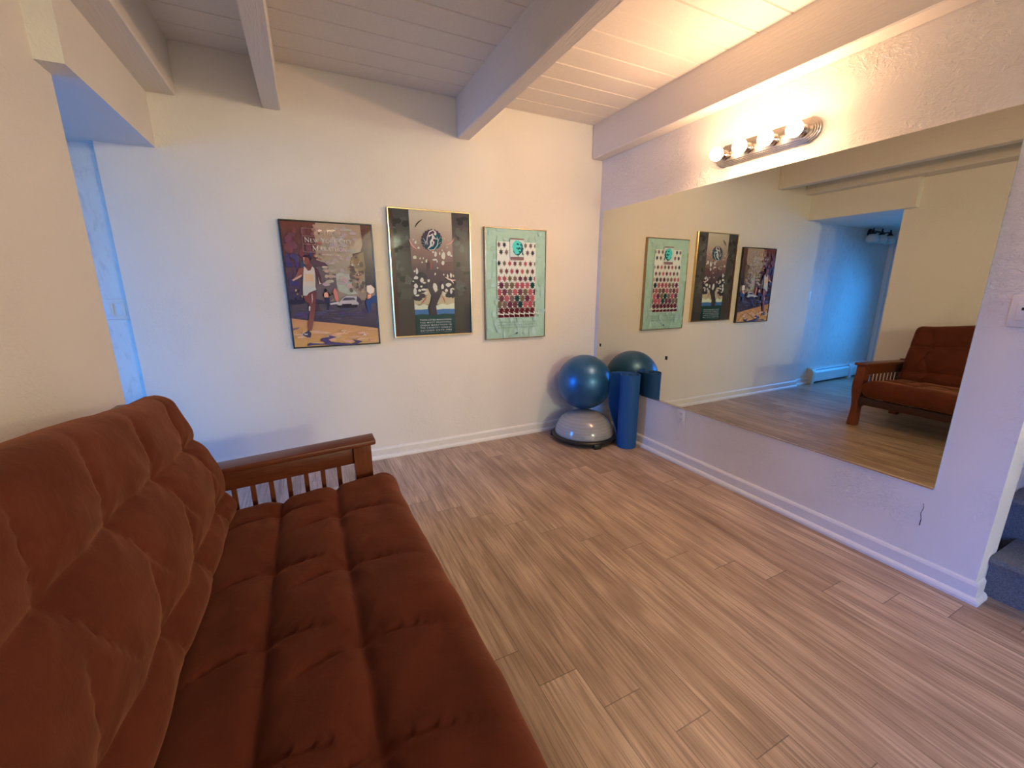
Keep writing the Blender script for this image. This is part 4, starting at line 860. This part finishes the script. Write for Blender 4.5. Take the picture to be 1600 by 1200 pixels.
pr.poly([(.512, .775), (.520, .775), (.520, .745), (.512, .745)], (50, 70, 66))
pr.poly([(.392, .906), (.615, .904), (.615, .916), (.392, .918)], (150, 110, 96)); pr.poly([(.392, .730), (.610, .730), (.610, .752), (.392, .752)], (132, 88, 78)); pr.poly([(.392, .722), (.610, .722), (.610, .726), (.392, .726)], (214, 140, 120))
pr.text('FIVE THOUSAND RUNNERS', .40, .60, .736, .010, (206, 150, 134), 1.0)
for i, s_ in enumerate(('THE·MOST·BEAUTIFUL·URBAN', 'MARATHON·IN·THE·COUNTRY', 'OCTOBER·1ST·AND·2ND')):
    pr.text(s_, .181, .814, (.147, .123, .097)[i], .012, (112, 132, 110), 1.35)
pr.poly([(.478, .038), (.490, .036), (.512, .046), (.512, .054), (.500, .056), (.484, .046)], (46, 56, 44))
pr.text('TWIN CITIES MARATHON', .18, .80, .016, .005, (140, 156, 132), 2.2)
pr.done(t3)
def sstep(a, b, x):
    t_ = min(1, max(0, (x - a) / (b - a))); return t_ * t_ * (3 - 2 * t_)

# ------------------------------------------------------------------ exercise gear in the corner
BX, BY = -0.318, -0.325
b = thing('balance_trainer', (BX, BY, 0), 'grey half-dome balance trainer on a black base under the blue ball', 'balance trainer')
bm = new(); lathe(bm, [(0.0, 0.012), (0.250, 0.012), (0.272, 0.020), (0.281, 0.034), (0.281, 0.046), (0.272, 0.056), (0.252, 0.060), (0.0, 0.060)], (BX, BY, 0), 'Z', 72); obj('base_rim', bm, M_black, b, True)
bm = new(); A, HD = 0.256, 0.196
prof = [(A, 0.052)] + [(A * math.cos(a) ** 0.86, 0.056 + HD * math.sin(a)) for a in [PI / 2 * k / 22 for k in range(1, 22)]] + [(0, 0.056 + HD)]
lathe(bm, prof, (BX, BY, 0), 'Z', 72); obj('dome', bm, M_dome, b, 'all')
DT = 0.056 + HD
for k in range(3):
    a = math.radians(-103 + 120 * k); c_, s_ = math.cos(a), math.sin(a); bm = new()
    box(bm, -0.014, 0.022, -0.030, 0.030, 0.0, 0.044, 0.006); bmesh.ops.rotate(bm, verts=bm.verts[:], matrix=Matrix.Rotation(a, 3, 'Z')); bmesh.ops.translate(bm, verts=bm.verts[:], vec=(BX + 0.272 * c_, BY + 0.272 * s_, 0)); obj('grip_foot', bm, M_black, b, True)
BR = 0.2385
def dome_z(r):   # dome height at radius r
    c = min(1, (r / A)) ** (1 / 0.86); return 0.056 + HD * math.sqrt(max(0, 1 - c * c))
bx_, by_ = -0.2750, -0.2420
d = math.hypot(bx_ - BX, by_ - BY); bz = max(dome_z(abs(r)) + math.sqrt(BR ** 2 - (d - r) ** 2) for r in [k * 0.004 - 0.1 for k in range(75)] if abs(d - r) < BR)
bm = new(); lathe(bm, [(0, -BR)] + [(BR * math.sin(PI * k / 48), -BR * math.cos(PI * k / 48)) for k in range(1, 48)] + [(0, BR)], (bx_, by_, bz), 'Z', 96)
bmesh.ops.rotate(bm, verts=bm.verts[:], cent=(bx_, by_, bz), matrix=Matrix.Rotation(0.5, 3, 'Y') @ Matrix.Rotation(0.4, 3, 'X'))
ball = tag(obj('exercise_ball', bm, M_ball, None, 'all', (bx_, by_, bz - BR)), 'shiny pearl blue exercise ball resting on the grey dome', 'exercise ball')
bm = new(); dv = Vector((0.35, 0.62, 0.70)).normalized(); lathe(bm, [(0.0, 0.0), (0.014, 0.0), (0.014, 0.003), (0.006, 0.005), (0.0, 0.005)], (0, 0, 0), 'Z', 20)
bmesh.ops.rotate(bm, verts=bm.verts[:], matrix=Vector((0, 0, 1)).rotation_difference(dv).to_matrix()); bmesh.ops.translate(bm, verts=bm.verts[:], vec=Vector((bx_, by_, bz)) + dv * (BR - 0.002)); obj('valve_plug', bm, M_black, ball, True)

# foam mat standing on end: inner spiral, outer turn, loose tail leaning into the corner
MX, MY, MH, TH = -0.121, -0.643, 0.612, 0.0085
path = []; SP = 2 * PI * 3.6; A1 = math.radians(-25)
for k in range(150):
    a = k / 149.0 * SP; r = 0.020 + (0.0785 - 0.020) * (a / SP); ang = A1 - (SP - a)
    path.append(((MX + r * math.cos(ang), MY + r * math.sin(ang)),) * 2)
NT_ = 18
FL = [(0.080, 0), (0.086, 30), (0.104, 60), (0.128, 88), (0.152, 104), (0.176, 114)]
for k in range(1, NT_ + 1):
    f = k / NT_; ang = A1 + f * math.radians(150); q = f * 5; i = min(4, int(q)); w_ = q - i
    fr_ = FL[i][0] * (1 - w_) + FL[i + 1][0] * w_; fa = math.radians(FL[i][1] * (1 - w_) + FL[i + 1][1] * w_) + A1 * (1 - f)
    path.append(((MX + 0.0800 * math.cos(ang), MY + 0.0800 * math.sin(ang)), (MX + fr_ * math.cos(fa), MY + fr_ * math.sin(fa))))
bm = new(); NZ = 16; L = []
for i in range(len(path)):
    col_ = []
    for k in range(NZ + 1):
        z = 0.002 + (MH - 0.002) * k / NZ; f = k / NZ; g = sstep(0.09, 0.60, f) * (1.0 - 0.12 * sstep(0.6, 1.0, f))
        pp = [(p[0][0] * (1 - g) + p[1][0] * g, p[0][1] * (1 - g) + p[1][1] * g) for p in (path[max(i - 1, 0)], path[i], path[min(i + 1, len(path) - 1)])]
        dx, dy = pp[2][0] - pp[0][0], pp[2][1] - pp[0][1]; n_ = math.hypot(dx, dy) or 1; nx, ny = -dy / n_, dx / n_
        col_.append([bm.verts.new((pp[1][0] + sx * nx * TH / 2, pp[1][1] + sx * ny * TH / 2, z)) for sx in (1, -1)])
    L.append(col_)
for A_, B_ in zip(L, L[1:]):
    for k in range(NZ):
        for s_ in (0, 1): bm.faces.new((A_[k][s_], A_[k + 1][s_], B_[k + 1][s_], B_[k][s_]))
    for k in (0, NZ): bm.faces.new((A_[k][0], A_[k][1], B_[k][1], B_[k][0]))
for E_ in (L[0], L[-1]):
    for k in range(NZ): bm.faces.new((E_[k][0], E_[k][1], E_[k + 1][1], E_[k + 1][0]))
tag(obj('yoga_mat', bm, M_mat, None, True, (MX, MY, 0)), 'blue foam mat rolled up and standing on end beside the ball', 'exercise mat')

# ------------------------------------------------------------------ futon sofa
F = thing('futon_sofa', (-2.62, -2.28, 0), 'rust brown tufted futon sofa with mission style wooden arms', 'futon')
YF, YN = -1.222, -3.34       # inner faces of the two arms

def mattress(name, org, ax, up, prof_w, thick, y0, y1, rows, tufts, amp, dirs, sag=None, seed=0, crown=0.02, lab=None, endr=0.075):
    """pillow-like slab; ax = direction across (p from 0 to prof_w), up = outward normal, long side along Y"""
    ax, up, org = Vector(ax).normalized(), Vector(up).normalized(), Vector(org)
    NP, NY, RS = 96, 220, 14
    bm = new(); rows_v = []
    r = min(thick * 0.5, endr)
    def section(q):
        """closed loop of (p, h, topness)"""
        e = min(q - y0 if y1 > y0 else y0 - q, y1 - q if y1 > y0 else q - y1); return e
    lo, hi = min(y0, y1), max(y0, y1)
    ys_ = []
    for j in range(NY + 1):
        tt = j / NY; ys_.append(lo + (hi - lo) * (0.5 - 0.5 * math.cos(PI * tt)) * 0.35 + (hi - lo) * tt * 0.65)
    for y in ys_:
        e = min(y - lo, hi - y); k = math.sqrt(max(0.0, 1 - (1 - min(1, e / r)) ** 2)) if e < r else 1.0
        hscale = 0.12 + 0.88 * k; inset = (1 - k) * 0.030
        ring = []
        # top from p=0 to prof_w, then front round, then bottom back
        for i in range(NP + 1):
            p = prof_w * i / NP
            ep = min(p, prof_w - p); kp = math.sqrt(max(0.0, 1 - (1 - min(1, ep / r)) ** 2)) if ep < r else 1.0
            h = thick * 0.5 * (0.10 + 0.90 * kp) * hscale
            c_ = crown * math.sin(PI * p / prof_w) * k
            # tuft pinches
            pin = 0.0
            for rp, ts in zip(rows, tufts):
                for tq in ts:
                    dp, dq = p - rp, y - tq
                    dqb = dq + dirs * abs(dp) * abs(dp) * 1.6
                    w1 = 1.00 * math.exp(-math.hypot(dp, dq) / 0.050)
                    w2 = 0.62 * math.exp(-abs(dqb) / 0.034) * math.exp(-(dp / 0.155) ** 2)
                    if dqb * dirs > 0: w2 *= 0.62
                    pin = max(pin, w1, w2)
                near = min((abs(y - tq) for tq in ts), default=1.0)
                pin = max(pin, (0.36 + 0.50 * math.exp(-(near / 0.13) ** 2)) * math.exp(-abs(p - rp) / 0.030))
            nz_ = noise.noise(Vector((p * 5 + seed, y * 5, seed))) * 0.010 + noise.noise(Vector((p * 16 + seed, y * 9, seed + 3))) * 0.0035
            kk = min(1, k * 1.2) * min(1, kp * 1.2)
            h2 = h + c_ + (nz_ - amp * pin) * kk
            ring.append((inset + p * (1 - 2 * inset / prof_w), h2))
        for i in range(NP - 1, 0, -3):
            p = prof_w * i / NP; ep = min(p, prof_w - p); kp = math.sqrt(max(0.0, 1 - (1 - min(1, ep / r)) ** 2)) if ep < r else 1.0
            ring.append((inset + p * (1 - 2 * inset / prof_w), -thick * 0.5 * (0.10 + 0.90 * kp) * hscale))
        vs = []
        for p, h in ring:
            wv_ = 0.006 * noise.noise(Vector((p * 7, y * 8 + seed, 5.0)))
            P = org + ax * (p + wv_) + up * h; P.y += y
            if sag: P = sag(P, p, y)
            vs.append(bm.verts.new(P))
        rows_v.append(vs)
    n = len(rows_v[0])
    for A_, B_ in zip(rows_v, rows_v[1:]):
        for i in range(n): bm.faces.new((A_[i], A_[(i + 1) % n], B_[(i + 1) % n], B_[i]))
    for E_ in (rows_v[0], rows_v[-1]):
        try: bm.faces.new(E_)
        except ValueError: pass
    return obj(name, bm, M_suede, F, 'all')

T_A = [-1.20 - 0.335 * k for k in range(0, 7)]
SEAT_T = 0.165
ta = math.radians(5.0)
sax, sup = (math.cos(ta), 0, math.sin(ta)), (-math.sin(ta), 0, math.cos(ta))
# p=0 at the crease (x about -2.80), front edge at x about -2.12
def flare(P, p, y):
    P.x += 0.034 * (p / 0.70) ** 2 * sstep(-1.40, -2.5, y); return P
seat = mattress('seat_mattress', (-2.80, 0, 0.325), sax, sup, 0.700, SEAT_T, YN + 0.012, YF - 0.012,
    rows=(0.225, 0.440), tufts=([-1.385, -1.760, -2.080, -2.40, -2.72, -3.05], [-1.235, -1.530, -1.875, -2.200, -2.480, -2.80, -3.12]), amp=0.052, dirs=1.0, seed=1.0, crown=0.012, sag=flare)
tb = math.radians(106.5)
bax, bup = (math.cos(tb), 0, math.sin(tb)), (math.sin(tb), 0, -math.cos(tb))
def lean(P, p, y):
    f = p / 0.585; P.z += f * (-0.030 + 0.095 * sstep(-1.22, -2.15, y)); return P
back = mattress('back_mattress', (-2.795, 0, 0.385), bax, bup, 0.585, 0.150, YN + 0.012, YF - 0.022,
    rows=(0.115, 0.370), tufts=([-1.44, -1.765, -2.068, -2.38, -2.70, -3.02], [-1.42, -1.73, -2.03, -2.29, -2.62, -2.95]), amp=0.046, dirs=-1.0, seed=7.0, crown=0.020, sag=lean, endr=0.062)

def shear(bm):
    for v_ in bm.verts: v_.co.z += 0.047 * (v_.co.x + 2.20)

def arm(yi, yo, near):
    """one mission style arm between y=yi (inner face) and yo (outer face)"""
    s_ = 1 if yo > yi else -1
    a = None
    # arm top board, bull-nosed
    bm = new(); ya, yb = sorted((yi - s_ * 0.018, yo + s_ * 0.016)); box(bm, -3.085, -2.176, ya, yb, 0.580, 0.606, 0.007, 3); shear(bm); a = obj('armrest', bm, M_wood_x, F, True)
    ym = (yi + yo) / 2; yl, yh = sorted((ym - 0.014, ym + 0.014))
    bm = new(); box(bm, -3.03, -2.275, yl, yh, 0.492, 0.580, 0.003); shear(bm); obj('upper_rail', bm, M_wood_x, a, True)
    # lower rail with arched underside
    pts = [(-3.03, 0.285), (-2.275, 0.285)] + [(-2.275 - 0.755 * k / 12, 0.165 + 0.055 * math.sin(PI * k / 12)) for k in range(13)]
    bm = new(); prism(bm, pts, 'Y', yl, yh, 0.003); obj('lower_rail', bm, M_wood_x, a, True)
    # shaped front post: outer edge swells under the arm and narrows to the foot
    def edge(z, k_):
        z_ = z / 0.58; sw = 0.012 * math.sin(PI * min(1, max(0, (z_ - 0.42) / 0.5))) ** 2 - 0.010 * math.sin(PI * min(1, max(0, (z_ - 0.02) / 0.55))) ** 2
        return sw * k_
    zz = [0.58 * k / 28 for k in range(29)]
    for nm, xa, xb in (('front_post', -2.275, -2.197), ('rear_post', -3.065, -2.995)):
        kk = 1.0 if nm == 'front_post' else 0.0
        P = [(yo + s_ * edge(z, kk), z) for z in zz] + [(yi + s_ * 0.004 + s_ * (-0.35) * edge(z, kk), z) for z in zz[::-1]]
        bm = new(); prism(bm, P, 'X', xa, xb, 0.003); obj(nm, bm, M_wood_z, a, True)
    # slats
    proto = None
    for k in range(10):
        x = -2.344 - 0.0695 * k
        if proto is None:
            bm = new(); yl2, yh2 = sorted((ym - 0.007, ym + 0.007)); box(bm, x - 0.0095, x + 0.0095, yl2, yh2, 0.285, 0.494, 0.002, 1); proto = obj('slat', bm, M_wood_z, a)
        else:
            c = proto.copy(); COL.objects.link(c); c.parent = a; c.location = proto.location + Vector((-0.0695 * k, 0, 0))
    return a
arm(-1.214, -1.284 + 0.14, False)
arm(-3.352, -3.422, True)
# frame between the arms
bm = new(); box(bm, -2.190, -2.160, YN - 0.01, YF + 0.006, 0.225, 0.292, 0.004); box(bm, -2.80, -2.77, YN - 0.01, YF + 0.006, 0.205, 0.255, 0.004)
for k in range(8):
    y = -1.36 - 0.26 * k; box(bm, -2.79, -2.175, y - 0.03, y + 0.03, 0.238, 0.254)
obj('seat_frame', bm, M_wood_y, F, True)
bm = new()
def tilt_bar(p0, p1, w, tks, axis_y):
    pass
for pz in (0.03, 0.52):
    cx, cz = -2.795 + bax[0] * pz - 0.103 * bup[0], 0.385 + bax[2] * pz - 0.103 * bup[2]
    box(bm, cx - 0.018, cx + 0.018, YN - 0.004, YF + 0.004, cz - 0.03, cz + 0.03, 0.003)
for k in range(8):
    y = -1.36 - 0.26 * k
    q = [(-2.795 + bax[0] * pz - (0.0995 + tk) * bup[0], 0.385 + bax[2] * pz - (0.0995 + tk) * bup[2]) for pz, tk in ((0.05, 0), (0.50, 0), (0.50, 0.014), (0.05, 0.014))]
    prism(bm, q, 'Y', y - 0.03, y + 0.03)
obj('back_frame', bm, M_wood_y, F, True)

# ------------------------------------------------------------------ daylight
wd = bpy.data.worlds.new('blue_dusk_sky'); scene.world = wd; wd.use_nodes = True
bg = wd.node_tree.nodes['Background']; bg.inputs[0].default_value = (0.16, 0.40, 1.0, 1); bg.inputs[1].default_value = 0.6
def daylight(name, loc, rot, sx, sy, rgb, spread):
    power, color = wc(rgb); l = bpy.data.lights.new(name, 'AREA'); l.shape = 'RECTANGLE'; l.size = sx; l.size_y = sy; l.energy = power; l.color = color; l.spread = math.radians(spread)
    o = bpy.data.objects.new(name, l); COL.objects.link(o); o.location = loc; o.rotation_euler = rot; return o
# sky light comes in slanting downwards
daylight('daylight_hall_door', (-5.42, -0.80, 1.10), (0, math.radians(-60), 0), 1.6, 0.86, L_HALL, 125)
daylight('daylight_left_window', (-3.42, -4.9, 1.40), (0, math.radians(-56), 0), 1.4, 1.3, L_WIN, 100)
